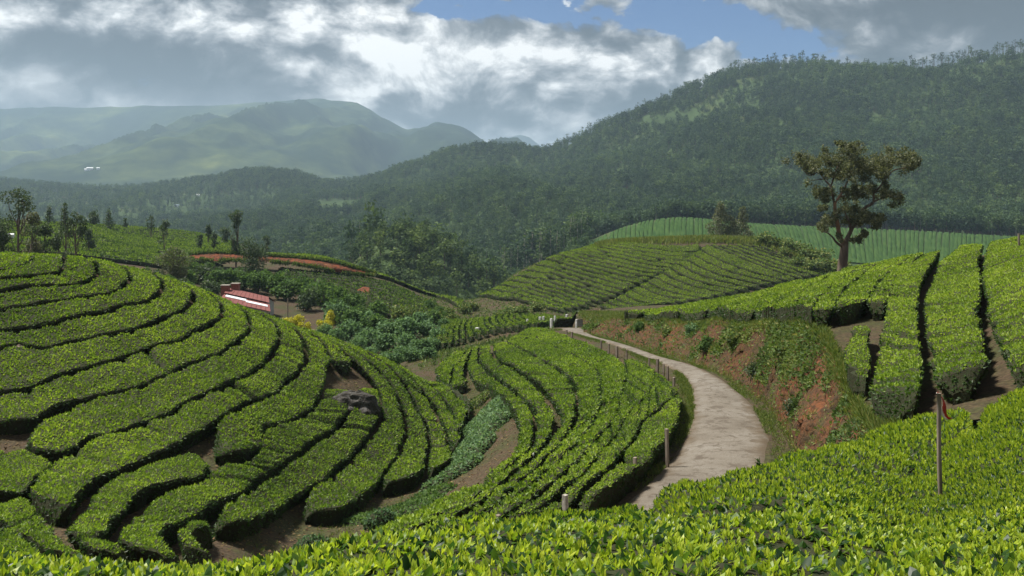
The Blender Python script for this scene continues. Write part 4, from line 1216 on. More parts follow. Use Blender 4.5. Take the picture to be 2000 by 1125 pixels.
# ---------------------------------------------------------------- valley, forested mountain, middle hills
TREE_H = 11.0
t_ = 'c'
def base0(a=-45, b=-48):
    return [(225, z_, a), (300, z_, b)]
FAR = Surface({
    -500: base0() + [(600, z_, -60), (1000, t_, 425), (1400, t_, 385), (1800, t_, 345), (2300, z_, 20)],
    0: base0() + [(600, z_, -60), (1000, t_, 425), (1300, t_, 390), (1800, t_, 348), (2300, z_, 20)],
    150: base0() + [(600, z_, -60), (900, t_, 435), (1200, t_, 400), (1700, t_, 360), (2300, z_, 20)],
    300: base0() + [(600, z_, -58), (800, t_, 445), (1200, t_, 395), (1500, t_, 362), (1620, t_, 353), (2300, z_, 10)],
    450: base0() + [(600, z_, -52), (800, t_, 445), (1200, t_, 400), (1500, t_, 345), (1600, t_, 333), (2300, z_, 10)],
    560: base0() + [(400, z_, -48), (600, t_, 478), (900, t_, 425), (1300, t_, 365), (1600, t_, 316), (2300, z_, 10)],
    650: base0() + [(400, z_, -46), (500, t_, 495), (800, t_, 435), (1100, t_, 385), (1400, t_, 358), (1600, t_, 352), (2300, z_, 10)],
    800: base0() + [(330, z_, -44), (450, t_, 505), (700, t_, 440), (1000, t_, 388), (1300, t_, 335), (1450, t_, 312), (2300, z_, 30)],
    960: base0() + [(330, z_, -44), (430, t_, 520), (600, t_, 452), (900, t_, 372), (1300, t_, 292), (1450, t_, 273), (2300, z_, 60)],
    1050: base0() + [(330, z_, -42), (430, t_, 510), (600, t_, 440), (900, t_, 370), (1200, t_, 312), (1400, t_, 284), (2300, z_, 60)],
    1150: [(225, z_, -38), (300, z_, -32), (400, z_, -19), (520, z_, -20), (600, t_, 428), (800, t_, 378), (1100, t_, 308), (1400, t_, 247), (2300, z_, 60)],
    1250: [(225, z_, -36), (300, z_, -26), (400, g_, 447), (480, g_, 434), (540, t_, 425), (800, t_, 363), (1100, t_, 283), (1400, t_, 215), (2300, z_, 60)],
    1330: [(225, z_, -34), (300, z_, -22), (400, g_, 440), (490, g_, 424), (540, t_, 405), (650, t_, 383), (900, t_, 315), (1200, t_, 232), (1400, t_, 178), (2300, z_, 60)],
    1430: [(225, z_, -32), (300, z_, -20), (400, g_, 452), (490, g_, 434), (540, t_, 410), (650, t_, 380), (900, t_, 300), (1200, t_, 195), (1400, t_, 136), (2300, z_, 60)],
    1600: [(225, z_, -32), (300, z_, -22.5), (400, g_, 478), (490, g_, 444), (540, t_, 412), (640, t_, 385), (850, t_, 305), (1100, t_, 195), (1350, t_, 118), (2300, z_, 60)],
    1800: [(225, z_, -32), (300, z_, -25), (400, g_, 488), (490, g_, 452), (540, t_, 420), (620, t_, 398), (800, t_, 310), (1000, t_, 215), (1300, t_, 108), (2300, z_, 60)],
    2000: [(225, z_, -32), (300, z_, -26), (400, g_, 495), (490, g_, 462), (530, t_, 430), (600, t_, 408), (750, t_, 320), (950, t_, 215), (1250, t_, 92), (2300, z_, 60)],
    2500: [(225, z_, -32), (300, z_, -26), (400, g_, 495), (490, g_, 462), (530, t_, 430), (600, t_, 400), (750, t_, 300), (950, t_, 190), (1200, t_, 60), (2300, z_, 60)],
}, -700, 2700, 225.0, 2300.0, 520, 520, smooth=4.0, drop=TREE_H)
# spurs and gullies running down the slopes
_PP, _LL = np.meshgrid(FAR.p, FAR.ld, indexing='ij')
_DD = np.exp(_LL)
_XX = (_PP - 1000) / F * _DD
_spur = fbm(_XX / 170 + 0.35 * _DD / 260, _DD / 420, seed=91, octaves=4)
FAR.T = FAR.T + np.clip((_DD - 520) / 250, 0, 1) * np.clip((1900 - _DD) / 600, 0, 1) * 24.0 * _spur


# a wooded mound in the valley
_x0, _d0 = (815 - 1000) / F * 330, 330.0
FAR.T = FAR.T + 27.0 * np.exp(-((_XX - _x0) / 34.0) ** 2 - ((_DD - _d0) / 48.0) ** 2)
FAR.T = FAR.T + 9.0 * np.exp(-((_XX - (700 - 1000) / F * 330) / 22.0) ** 2 - ((_DD - _d0) / 40.0) ** 2)


def far_mat():
    m, t = new_mat('forest_floor_and_meadow')
    geo = t.n('ShaderNodeNewGeometry')
    pos = geo.outputs['Position']
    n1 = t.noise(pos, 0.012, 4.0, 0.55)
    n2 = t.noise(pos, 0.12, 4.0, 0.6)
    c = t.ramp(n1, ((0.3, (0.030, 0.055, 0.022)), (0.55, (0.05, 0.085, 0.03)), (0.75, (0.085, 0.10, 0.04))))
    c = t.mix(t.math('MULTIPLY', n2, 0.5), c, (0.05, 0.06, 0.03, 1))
    b = t.n('ShaderNodeBsdfPrincipled')
    t.put(b, 'Base Color', c)
    b.inputs['Roughness'].default_value = 1.0
    b.inputs['Specular IOR Level'].default_value = 0.05
    o = t.n('ShaderNodeOutputMaterial')
    t.put(o, 'Surface', b)
    return m


MAT['farland'] = far_mat()
_pp = np.linspace(-690, 2690, 300)
_dd = np.exp(np.linspace(math.log(226), math.log(2290), 200))
_P, _D = np.meshgrid(_pp, _dd, indexing='ij')
_xy = plan(_P, _D)
_zz = FAR.at(_P, _D)
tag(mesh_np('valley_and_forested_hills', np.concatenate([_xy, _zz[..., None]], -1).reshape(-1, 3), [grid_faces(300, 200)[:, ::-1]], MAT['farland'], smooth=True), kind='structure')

# tea field strip across the valley: rows running up the slope
def far_rows():
    rows = Soup()
    def row(p0, d0, p1, d1, w=1.9, h=0.55, n=18):
        px = np.linspace(p0, p1, n); D = np.linspace(d0, d1, n)
        c = plan(px, D)
        v = np.gradient(c, axis=0); v /= np.linalg.norm(v, axis=1, keepdims=True)
        nr = np.stack([-v[:, 1], v[:, 0]], 1)
        prof = [(-.5, 0.0), (-.42, .8), (0, 1.0), (.42, .8), (.5, 0.0)]
        co = []
        for o, hh in prof:
            q = c + nr * (o * w * (1 + 0.2 * vnoise(c[:, 0] * .2, c[:, 1] * .2, seed=4)))[:, None]
            co.append(np.concatenate([q, (FAR.z(q[:, 0], q[:, 1]) + hh * h)[:, None]], 1))
        co = np.stack(co, 1)
        rows.add(co.reshape(-1, 3), grid_faces(n, 5), RNG.uniform(0.2, 0.8, n * 5))
    for k, p in enumerate(np.arange(1150, 2040, 8.4)):
        far_d = np.interp(p, (1150, 1250, 1330, 1480, 1700, 2000), (440, 475, 492, 495, 492, 485))
        row(p + RNG.normal() * 0.8, 330, p + 14 * math.sin(p / 90.0) - 8 + RNG.normal() * 1.5, far_d)
    o = rows.build('valley_tea_rows', MAT['valley_tea'], None, tint=True)
    tag(o, 'fine parallel tea rows on the field across the valley', None, None, 'stuff')


far_rows()

# ---------------------------------------------------------------- far mountain in haze
def far_mountain():
    pxs = np.linspace(-900, 1500, 300)
    ds = np.linspace(2200, 6200, 150)
    P, D = np.meshgrid(pxs, ds, indexing='ij')
    ridge = np.interp(P, (-900, -300, 0, 200, 400, 480, 560, 620, 690, 720, 745, 790, 850, 920, 1000, 1100, 1500), (200, 205, 212, 208, 206, 202, 196, 193, 207, 224, 240, 256, 248, 270, 305, 330, 350))
    foot = np.interp(P, (-900, 0, 300, 600, 800, 1000, 1500), (352, 350, 345, 352, 345, 350, 360))
    Dr = np.interp(P, (-900, 0, 450, 620, 745, 850, 1000, 1500), (5400, 5300, 5100, 4900, 4700, 4200, 4000, 4000))
    u = np.clip((D - 2700) / (Dr - 2700), -0.2, 1.6)
    up = np.where(u <= 1, np.clip(u, 0, 1) ** 1.25 + np.minimum(u, 0) * 2.0, 1 - (u - 1) * 0.8)
    row = foot + (ridge - foot) * up
    z = (HY - row) / F * D
    X = (P - 1000) / F * D
    body = np.sin(np.clip(u, 0, 1) * math.pi) ** 0.7
    sp = fbm(X / 620 + 0.5 * D / 900, D / 1500, seed=101, octaves=5)
    sp2 = np.abs(fbm(X / 420 - 0.2 * D / 700, D / 1900, seed=111, octaves=4))
    z = z + body * (180 * sp - 260 * sp2 + 70) + 10 * fbm(X / 150, D / 150, seed=121)
    # a rounded spur and a knoll in front of the main slope
    for px0, D0, h, sx, sy in ((560, 3900, 120, 260, 700), (690, 3500, 90, 130, 300), (290, 2900, 42, 170, 200), (850, 3900, 60, 160, 400)):
        x0 = (px0 - 1000) / F * D0
        z = z + h * np.exp(-((X - x0 - 0.25 * (D - D0)) / sx) ** 2 - ((D - D0) / sy) ** 2)
    co = np.stack([X, D, z], -1)
    m, t = new_mat('mountain_grass_and_wood')
    geo = t.n('ShaderNodeNewGeometry')
    pos = geo.outputs['Position']
    n1 = t.noise(pos, 0.0022, 5.0, 0.6)
    n2 = t.noise(pos, 0.02, 4.0, 0.65)
    c = t.ramp(t.math('ADD', t.math('MULTIPLY', n1, .75), t.math('MULTIPLY', n2, .25)), ((0.38, (0.012, 0.022, 0.014)), (0.5, (0.022, 0.036, 0.018)), (0.6, (0.06, 0.08, 0.03)), (0.72, (0.14, 0.16, 0.05))))
    b = t.n('ShaderNodeBsdfPrincipled')
    t.put(b, 'Base Color', c)
    b.inputs['Roughness'].default_value = 1.0
    b.inputs['Specular IOR Level'].default_value = 0.0
    o = t.n('ShaderNodeOutputMaterial')
    t.put(o, 'Surface', b)
    tag(mesh_np('mountain', co.reshape(-1, 3), [grid_faces(300, 150)[:, ::-1]], m, smooth=True), kind='structure')
    # one blue peak farther off
    pxs = np.linspace(880, 1200, 60); ds = np.linspace(7300, 8600, 24)
    P, D = np.meshgrid(pxs, ds, indexing='ij')
    ridge = np.interp(P, (880, 930, 985, 1015, 1035, 1060, 1120, 1200), (330, 285, 268, 262, 266, 285, 305, 340)) + 4 * fbm(P / 18, D / 400, seed=131)
    up = np.clip(1 - np.abs(D - 8000) / 750, 0, 1)
    z = (HY - (350 + (ridge - 350) * up)) / F * D
    tag(mesh_np('distant_peak', np.stack([(P - 1000) / F * D, D, z], -1).reshape(-1, 3), [grid_faces(60, 24)[:, ::-1]], m, smooth=True), kind='structure')
    global MTN
    MTN = co
    # valley floor reaching out to the foot of the mountains, and far beyond
    xs = np.linspace(-9000, 9000, 40); ys = np.concatenate([np.linspace(-60, 220, 8), np.linspace(320, 12000, 50)])
    X, Y = np.meshgrid(xs, ys, indexing='ij')
    zf = np.where(Y < 230, -60.0, -62.0) + 0 * X
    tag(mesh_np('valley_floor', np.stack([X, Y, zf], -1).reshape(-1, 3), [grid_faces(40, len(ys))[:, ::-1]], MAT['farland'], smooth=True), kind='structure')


far_mountain()


def haze():
    x0, x1, y0, y1, z0, z1 = -9500, 9500, -80, 12500, -75, 660
    s = Soup().box(((x0 + x1) / 2, (y0 + y1) / 2, (z0 + z1) / 2), (x1 - x0, y1 - y0, z1 - z0))
    m = bpy.data.materials.new('pale_air')
    m.use_nodes = True
    t = NT(m.node_tree)
    v = t.n('ShaderNodeVolumePrincipled')
    v.inputs['Color'].default_value = (0.56, 0.78, 1.0, 1)
    v.inputs['Density'].default_value = HAZE
    v.inputs['Anisotropy'].default_value = 0.2
    o = t.n('ShaderNodeOutputMaterial')
    t.t.links.new(v.outputs[0], o.inputs['Volume'])
    h = s.build('haze', m)
    tag(h, kind='stuff')


HAZE = 1.4e-4
haze()

# ---------------------------------------------------------------- leaf clumps, trees and shrubs
def clump(C, r, n, ls, tint=(0.5, 0.22), flat=1.0, droop=0.0, inner=0.5):
    """leaves spread through the outer part of an uneven ball"""
    d = rand_unit(n)
    rr = (inner + (1 - inner) * RNG.random(n) ** 0.6)
    rr = rr * (1 + 0.30 * vnoise(d[:, 0] * 2.2 + C[0], d[:, 1] * 2.2 + C[1], d[:, 2] * 2.2 + C[2], seed=7))
    P = np.asarray(C) + d * (np.asarray(r) * rr[:, None]) * np.array([1, 1, flat])
    A = unit(rand_unit(n) * 0.9 + d * 0.5 + np.array([0, 0, -droop]))
    N = unit(d + rand_unit(n) * 0.6 + np.array([0, 0, 0.3]))
    co, f = leaf_quads(P, A, N, ls * RNG.uniform(0.6, 1.3, n), 0.33)
    return co, f, np.repeat(np.clip(RNG.normal(tint[0], tint[1], n), 0, 1), 4)


def bend(p, q, k=5, amp=0.12):
    p, q = np.asarray(p, float), np.asarray(q, float)
    t = np.linspace(0, 1, k)[:, None]
    w = p * (1 - t) + q * t
    L = np.linalg.norm(q - p)
    off = RNG.normal(size=3) * amp * L
    return w + np.sin(t * math.pi) * off


def empty(name, loc):
    o = bpy.data.objects.new(name, None)
    o.location = loc
    return link(o)


def copy_tree(src, loc, rz=0.0, scale=(1, 1, 1), label=None, group=None):
    o = src.copy()
    COL.objects.link(o)
    o.location = loc
    o.rotation_euler = (0, 0, rz)
    o.scale = scale
    for ch in src.children:
        k = ch.copy()
        COL.objects.link(k)
        k.parent = o
    if label: o['label'] = label
    if group: o['group'] = group
    return o


def tree_parts(name, height, lumps, leaf, leaves, wood, trunk_r=0.16, ls=0.3, per=90, tint=(0.5, 0.22), stem_top=None, flat=0.8, base=(0, 0, 0), lean=0.04, pale=False):
    """a tree at the origin: Empty > trunk (with limbs), crown.  lumps: (x, y, z, r) of the foliage masses"""
    root = empty(name, base)
    w = Soup()
    top = stem_top or height * 0.86
    tr = bend((0, 0, -0.4), (RNG.normal() * lean * height, RNG.normal() * lean * height, top), 9, 0.02)
    w.tube(tr, np.linspace(trunk_r, trunk_r * 0.25, 9), 8)
    s = Soup()
    for x, y, z, r in lumps:
        k = int(np.clip((z - 0.28 * height) / top * 8 - 0.5, 1, 7))
        p = tr[k]
        w.tube(bend(p, (x, y, z), 5, 0.10), np.linspace(trunk_r * 0.42, trunk_r * 0.08, 5), 5)
        co, f, t = clump((x, y, z), r, max(12, int(per * r * r)), ls, tint, flat)
        s.add(co, f, t)
    w.build('trunk', wood, root, smooth=True)
    s.build('crown', leaf, root, tint=True)
    return root


def lumps_round(h0, h1, rad, n, r=(0.28, 0.42)):
    out = []
    for k in range(n):
        u = RNG.random()
        z = h0 + (h1 - h0) * (0.12 + 0.8 * u)
        rr = rad * math.sqrt(max(0.05, 1 - (2 * u - 0.85) ** 2 * 0.8))
        a = RNG.uniform(0, 2 * math.pi)
        q = RNG.uniform(0.2, 0.85) * rr
        out.append((q * math.cos(a), q * math.sin(a), z, rad * RNG.uniform(*r)))
    return out


def lumps_cone(h0, h1, rad, n):
    out = []
    for k in range(n):
        u = (k + 0.5) / n
        a = k * 2.4 + RNG.uniform(-.4, .4)
        q = rad * (1 - u) * RNG.uniform(0.35, 0.9)
        out.append((q * math.cos(a), q * math.sin(a), h0 + (h1 - h0) * u * 0.96, rad * (0.22 + 0.25 * (1 - u))))
    return out


# --- the big lone tree on the shoulder right of the road
def big_tree():
    D = 75.0
    bx, by = (1643 - 1000) / F * D, D
    bz = float(gz(bx, by))
    zb = Z(1500, 260, .2488)

    def w3(x, y, dy=0.0):
        (px, py), = zb((x, y))
        return pt(px, py, D + dy) - np.array([bx, by, bz])
    root = empty('lone_tree', (bx, by, bz))
    tag(root, 'big lone tree with a twisted trunk and wind-swept olive crown on the right shoulder', 'tree')
    w = Soup()
    stem = Soup()
    stem.tube([(0, 0, -0.3), w3(585, 1030), w3(595, 960), w3(600, 890), w3(605, 850)], [0.46, 0.40, 0.36, 0.33, 0.28], 10)
    trunk = stem.build('trunk', [MAT['bark']], root, smooth=True)
    limbs = [
        ([(600, 880), (560, 800), (548, 720), (530, 640), (525, 560), (560, 500), (595, 440)], [.30, .27, .25, .24, .2, .15, .09], -0.3),
        ([(525, 570), (505, 480), (490, 420), (440, 360), (400, 300)], [.17, .13, .11, .08, .05], 0.5),
        ([(490, 420), (510, 370), (520, 330), (560, 240)], [.11, .09, .07, .04], -0.6),
        ([(605, 860), (640, 790), (665, 740), (720, 690), (760, 650)], [.3, .24, .2, .15, .08], 0.4),
        ([(650, 780), (640, 700), (610, 640), (600, 590)], [.18, .13, .1, .06], -0.7),
        ([(720, 690), (730, 620), (770, 580), (830, 540), (830, 480), (880, 420), (930, 350), (990, 290), (1080, 270), (1140, 230)], [.2, .19, .17, .15, .13, .12, .1, .08, .06, .03], -0.4),
        ([(830, 540), (900, 510), (980, 490), (1040, 505)], [.1, .08, .06, .03], 0.9),
        ([(595, 440), (640, 340), (660, 240), (640, 140)], [.1, .08, .06, .03], 0.2),
        ([(640, 340), (740, 280), (800, 220)], [.08, .06, .03], -0.9),
        ([(600, 900), (540, 860), (500, 810), (460, 780), (415, 770)], [.2, .15, .11, .08, .04], -0.5),
        ([(400, 300), (330, 330), (270, 280), (250, 220)], [.07, .06, .04, .02], -0.2),
        ([(440, 360), (340, 370), (300, 340)], [.06, .04, .02], 0.7),
        ([(560, 500), (700, 470), (800, 400)], [.09, .07, .03], 1.2)]
    for pts, rad, dy in limbs:
        q = np.array([w3(x, y, dy * k / len(pts) * 2) for k, (x, y) in enumerate(pts)])
        w = Soup()
        w.tube(resample(q, len(pts) * 3), np.interp(np.linspace(0, 1, len(pts) * 3), np.linspace(0, 1, len(rad)), np.array(rad) * 0.72), 8)
        w.build('limb', MAT['bark_red' if dy == -0.3 else 'bark'], trunk, smooth=True)
    s = Soup()
    masses = [(300, 230, 75), (390, 190, 80), (270, 200, 50), (420, 260, 60), (350, 300, 45), (460, 210, 45), (540, 240, 70), (620, 180, 80), (640, 270, 80), (570, 80, 22), (660, 100, 35), (610, 120, 40),
              (700, 210, 70), (760, 280, 75), (680, 330, 60), (830, 240, 70), (800, 340, 65), (880, 330, 50), (900, 210, 60), (960, 190, 65), (940, 260, 50), (1010, 210, 60), (1070, 220, 55), (1130, 190, 50),
              (1145, 240, 35), (1090, 260, 35), (560, 330, 50), (480, 330, 35), (420, 440, 45), (390, 480, 40), (450, 520, 40), (700, 440, 55), (760, 470, 55), (830, 430, 50), (900, 480, 45), (970, 490, 50), (1040, 510, 35),
              (660, 500, 45), (620, 600, 50), (690, 620, 55), (760, 650, 50), (820, 660, 45), (880, 680, 40), (640, 680, 40), (720, 700, 40), (460, 690, 45), (430, 740, 40), (500, 670, 35), (740, 790, 40), (700, 830, 35),
              (440, 580, 30), (600, 470, 35), (560, 810, 25), (860, 280, 55), (590, 260, 60), (920, 430, 40)]
    for x, y, r in masses:
        r3 = r * .2488 / F * D
        for k in range(7):
            c = w3(x + RNG.normal() * r * 0.72, y + RNG.normal() * r * 0.58, RNG.normal() * 1.4)
            co, f, t = clump(c, r3 * RNG.uniform(0.4, 0.85), int(55 + 80 * r3), 0.165, (0.5, 0.27), 0.9, inner=0.0)
            s.add(co, f, t)
    s.build('crown', MAT['tree'], root, tint=True)


big_tree()

# --- trees behind the left hill
LT = [  # px, top row, D, crown width px, first foliage share, style, label
    (38, 365, 100, 74, .40, 'lump', 'tall broad-crowned tree on a bare trunk, tallest behind the left hill'),
    (66, 412, 103, 52, .15, 'soft', 'soft bushy tree under the tallest one behind the left hill'),
    (84, 424, 107, 40, .12, 'soft', 'darker bushy tree leaning on its bushy neighbour behind the left hill'),
    (114, 452, 110, 34, .05, 'soft', 'low leafy bush-like tree beside the two bushy ones'),
    (126, 396, 132, 36, .45, 'pine', 'pointed dark tree on a slim trunk between two bushy trees'),
    (148, 410, 116, 44, .40, 'lump', 'open-crowned thin tree with a straight pole-like trunk'),
    (2, 432, 104, 40, .25, 'soft', 'dark tree cut by the left picture edge'),
    (-18, 405, 150, 40, .35, 'lump', 'far tree half outside the left picture edge'),
    (96, 400, 215, 22, .15, 'pine', 'small dark conifer on the skyline behind the thin-trunked trees'),
    (184, 412, 225, 24, .15, 'soft', 'small round tree on the back field skyline'),
    (213, 408, 225, 26, .10, 'pine', 'small cone-shaped tree on the back field skyline'),
    (175, 447, 150, 22, .05, 'soft', 'low bush in the back tea field'),
    (246, 424, 250, 10, .10, 'soft', 'tiny bush on the crest of the back field'),
    (295, 421, 235, 18, .35, 'lump', 'little solitary tree on the back field crest'),
    (322, 430, 185, 28, .25, 'lump', 'slender tree standing in the middle of the back tea field'),
    (407, 439, 230, 14, .25, 'soft', 'small dark round tree left of the tall columnar one'),
    (438, 440, 235, 22, .10, 'soft', 'dense dark round tree right beside the columnar one'),
    (391, 456, 200, 12, .30, 'soft', 'thin sapling on the tea field crest, farther from the columnar tree'),
    (418, 452, 200, 14, .20, 'soft', 'thin sapling on the tea field crest, nearer the columnar tree'),
    (521, 457, 215, 16, .30, 'lump', 'lonely sapling above the red cut'),
    (460, 413, 166, 27, .22, 'column', 'tall columnar tree with clipped limbs above the red cut'),
    (487, 470, 152, 82, .05, 'soft', 'large dark spreading tree hiding part of the red cut'),
    (340, 482, 122, 62, .05, 'soft', 'feathery olive tree just behind the left hill crest'),
]
for px, top, D, wpx, fo, style, lab in LT:
    bx, by = (px - 1000) / F * D, D
    bz = float(gz(bx, by))
    H = (HY - top) / F * D - bz
    R = wpx / 2 / F * D
    ls = max(0.22, 0.0020 * D)
    if style == 'pine':
        lm = lumps_cone(fo * H, H, R, 12)
    elif style == 'column':
        lm = [(RNG.normal() * R * .25, RNG.normal() * R * .25, H * (fo + (1 - fo) * u), R * (0.42 + 0.25 * math.sin(u * 9))) for u in np.linspace(0.05, 0.95, 14)]
    elif style == 'lump':
        lm = lumps_round(fo * H, H, R, 11, (0.26, 0.42))
    else:
        lm = lumps_round(fo * H, H, R, 14, (0.34, 0.5))
    o = tree_parts('tree', H, lm, MAT['tree' if style == 'soft' and px in (66, 340) else 'tree_dark'], None, MAT['bark'], max(0.1, 0.018 * H), ls, 62 * (0.30 / ls) ** 2 * 3.4 / max(R / 1.8, 0.35), (0.5, 0.24), base=(bx, by, bz), flat=0.85)
    tag(o, lab, 'tree', 'trees behind the left hill')

# --- shrubs: a few shapes, copied
def shrub_src(mat, r=1.0, n=900, ls=0.16, tint=(0.5, 0.24), lobes=9, name='shrub'):
    root = empty(name, (0, 0, 0))
    s, w = Soup(), Soup()
    for k in range(lobes):
        a = RNG.uniform(0, 6.28); q = r * RNG.uniform(0, 0.62)
        c = (q * math.cos(a), q * math.sin(a), r * RNG.uniform(0.35, 0.95))
        w.tube(bend((0, 0, -0.2), c, 4, 0.1), np.linspace(0.06, 0.015, 4) * r, 5)
        co, f, t = clump(c, r * RNG.uniform(0.32, 0.5), n // lobes, ls, tint, 0.85)
        s.add(co, f, t)
    w.build('stems', MAT['bark'], root)
    s.build('crown', mat, root, tint=True)
    return root


SHR = [shrub_src(MAT['shrub'], 1.0, 900, 0.2) for k in range(3)] + [shrub_src(MAT['creeper'], 1.0, 900, 0.2, (0.35, 0.22)) for k in range(2)] + [shrub_src(MAT['tree_dark'], 1.0, 800, 0.18) for k in range(2)] + [shrub_src(MAT['veg_bank'], 1.0, 800, 0.2, (0.5, 0.25)) for k in range(2)]
used = set()


def put_shrub(kind, px, D, r, label, group, zs=1.0, name=None):
    src = SHR[kind]
    x, y = (px - 1000) / F * D, D
    z = float(gz(x, y)) if D < 225 else float(FAR.z(x, y))
    rz = RNG.uniform(0, 6.28)
    sc = (r * RNG.uniform(.9, 1.1), r * RNG.uniform(.9, 1.1), r * zs)
    if kind not in used:
        used.add(kind)
        o = src
        o.location, o.rotation_euler, o.scale = (x, y, z), (0, 0, rz), sc
        tag(o, label, 'shrub', group)
    else:
        o = copy_tree(src, (x, y, z), rz, sc, label, group)
    return o


THK = 'shrubs in the thicket round the red-roofed house'
spots = [(400, 545, 140, 3.6, 5), (425, 552, 138, 3.4, 0), (415, 570, 128, 3.0, 5), (448, 548, 140, 3.6, 0), (475, 552, 142, 3.4, 1), (500, 560, 140, 3.6, 0), (520, 552, 144, 3.8, 1), (545, 560, 142, 4.0, 2), (560, 575, 136, 4.2, 1),
         (590, 580, 138, 4.4, 2), (615, 590, 135, 4.2, 0), (640, 600, 132, 4.2, 2), (600, 605, 128, 3.4, 5), (665, 610, 128, 4.0, 1), (690, 622, 126, 3.4, 0), (385, 535, 140, 3.2, 5), (372, 520, 150, 3.0, 2), (660, 640, 118, 3.4, 3), (690, 650, 112, 3.6, 0),
         (680, 668, 106, 2.8, 3), (715, 655, 112, 3.6, 4), (740, 660, 110, 3.6, 1), (765, 668, 106, 3.4, 3), (790, 670, 104, 3.4, 4), (720, 675, 100, 2.8, 3), (755, 690, 95, 2.6, 4), (795, 690, 94, 2.4, 3), (820, 655, 112, 3.2, 4), (845, 648, 116, 3.0, 1), (830, 672, 104, 2.6, 3), (775, 640, 120, 3.4, 7), (810, 636, 126, 3.2, 7),
         (850, 630, 128, 2.6, 8), (735, 640, 122, 3.2, 1), (700, 640, 122, 3.0, 2), (812, 694, 90, 1.8, 4), (868, 655, 108, 1.7, 4), (440, 575, 132, 2.6, 6), (458, 570, 134, 2.4, 6), (360, 530, 132, 3.0, 2), (345, 545, 118, 2.6, 5), (370, 548, 116, 2.8, 1), (395, 560, 114, 2.6, 0), (415, 580, 106, 2.2, 5), (330, 530, 120, 2.4, 1), (310, 528, 122, 2.4, 5), (285, 522, 124, 2.0, 2), (635, 650, 106, 2.0, 3), (655, 665, 100, 2.2, 4), (700, 685, 92, 2.2, 3), (725, 700, 86, 1.9, 4), (755, 708, 82, 1.6, 3), (780, 705, 84, 1.8, 4), (870, 640, 122, 2.0, 7), (885, 628, 130, 2.2, 8), (880, 612, 140, 2.4, 7), (905, 606, 146, 2.4, 8), (925, 602, 150, 2.2, 7), (860, 618, 138, 2.4, 1), (840, 612, 146, 2.4, 2), (800, 715, 80, 1.9, 3), (825, 702, 84, 2.0, 4), (845, 690, 88, 1.8, 3), (835, 715, 78, 1.5, 4), (770, 720, 76, 1.8, 3), (865, 680, 92, 1.6, 8), (850, 665, 98, 2.0, 3), (470, 530, 154, 2.4, 0), (495, 535, 152, 2.6, 1), (520, 532, 154, 2.4, 2), (545, 540, 152, 2.2, 0), (430, 528, 156, 2.2, 5), (405, 525, 158, 2.2, 1), (560, 548, 148, 2.2, 2)]
names = {0: 'round mid-green shrub in the thicket, %s such from the red roof', 1: 'loose mid-green shrub in the thicket, %s such from the red roof', 2: 'tall mid-green shrub in the thicket, %s such from the red roof',
         3: 'soft grey-green shrub at the gully end of the thicket, %s such from the red roof', 4: 'pale grey-green shrub at the gully end of the thicket, %s such from the red roof',
         5: 'dark shrub at the uphill end of the thicket, %s such from the red roof', 6: 'dull dark shrub right behind the red roof, %s one',
         7: 'olive scrub bush where thicket meets terrace, %s such from the red roof', 8: 'small olive scrub bush where thicket meets terrace, %s such from the red roof'}
rank = {}
for px, py, D, r, k in sorted(spots, key=lambda q: math.hypot((q[0] - 480) / 12.0, q[2] - 118)):
    n_ = rank[k] = rank.get(k, -1) + 1
    put_shrub(k, px, D, r * 0.66, names[k] % ORD[n_], THK, RNG.uniform(0.85, 1.15))
SCR = 'scrub on the far hill'
for px, D, r, k in [(1490, 204, 3.0, 7), (1515, 203, 2.8, 8), (1540, 201, 3.2, 7), (1560, 199, 3.4, 7), (1580, 197, 3.6, 8), (1600, 196, 3.4, 7), (1560, 190, 2.6, 8), (1590, 188, 2.8, 7), (1615, 190, 3.4, 8), (1635, 188, 3.4, 7), (1655, 186, 3.2, 8), (1675, 184, 3.2, 7), (1530, 196, 2.2, 7), (1620, 180, 3.0, 8), (1690, 176, 3.0, 7)]:
    scr_n = globals().get('scr_n', -1) + 1
    put_shrub(k, px, D, r, 'olive scrub bush on the far hill shoulder, %s towards the lone tree' % ORD[sorted([1490, 1515, 1540, 1560, 1580, 1600, 1560.5, 1590, 1615, 1635, 1655, 1675, 1530, 1620, 1690])[::1].index(px if scr_n != 6 else 1560.5)], SCR, 0.8)
for k, (px, D) in enumerate([(1000, 135), (1020, 138), (1045, 140), (985, 132)]):
    put_shrub(7 + k % 2, px, D, 2.0, 'olive scrub bush at the foot of the far hill, %s one' % ('second', 'third', 'fourth', 'nearest the gully')[k], SCR, 0.6)

# --- trees on the top of the far hill
for px, top, D, wpx, lab in [(1408, 394, 214, 62, 'pale spreading tree on top of the far hill'), (1450, 402, 217, 46, 'second, slimmer tree on top of the far hill'), (1432, 425, 213, 40, 'low tree between the two on top of the far hill')]:
    bx, by = (px - 1000) / F * D, D
    bz = float(gz(bx, by))
    H = (HY - top) / F * D - bz
    R = wpx / 2 / F * D
    o = tree_parts('tree', H, lumps_cone(0.12 * H, H, R, 16), MAT['tree'], None, MAT['bark_pale'], 0.16, 0.42, 95, (0.55, 0.2), base=(bx, by, bz))
    tag(o, lab, 'tree', 'trees on the far hill')

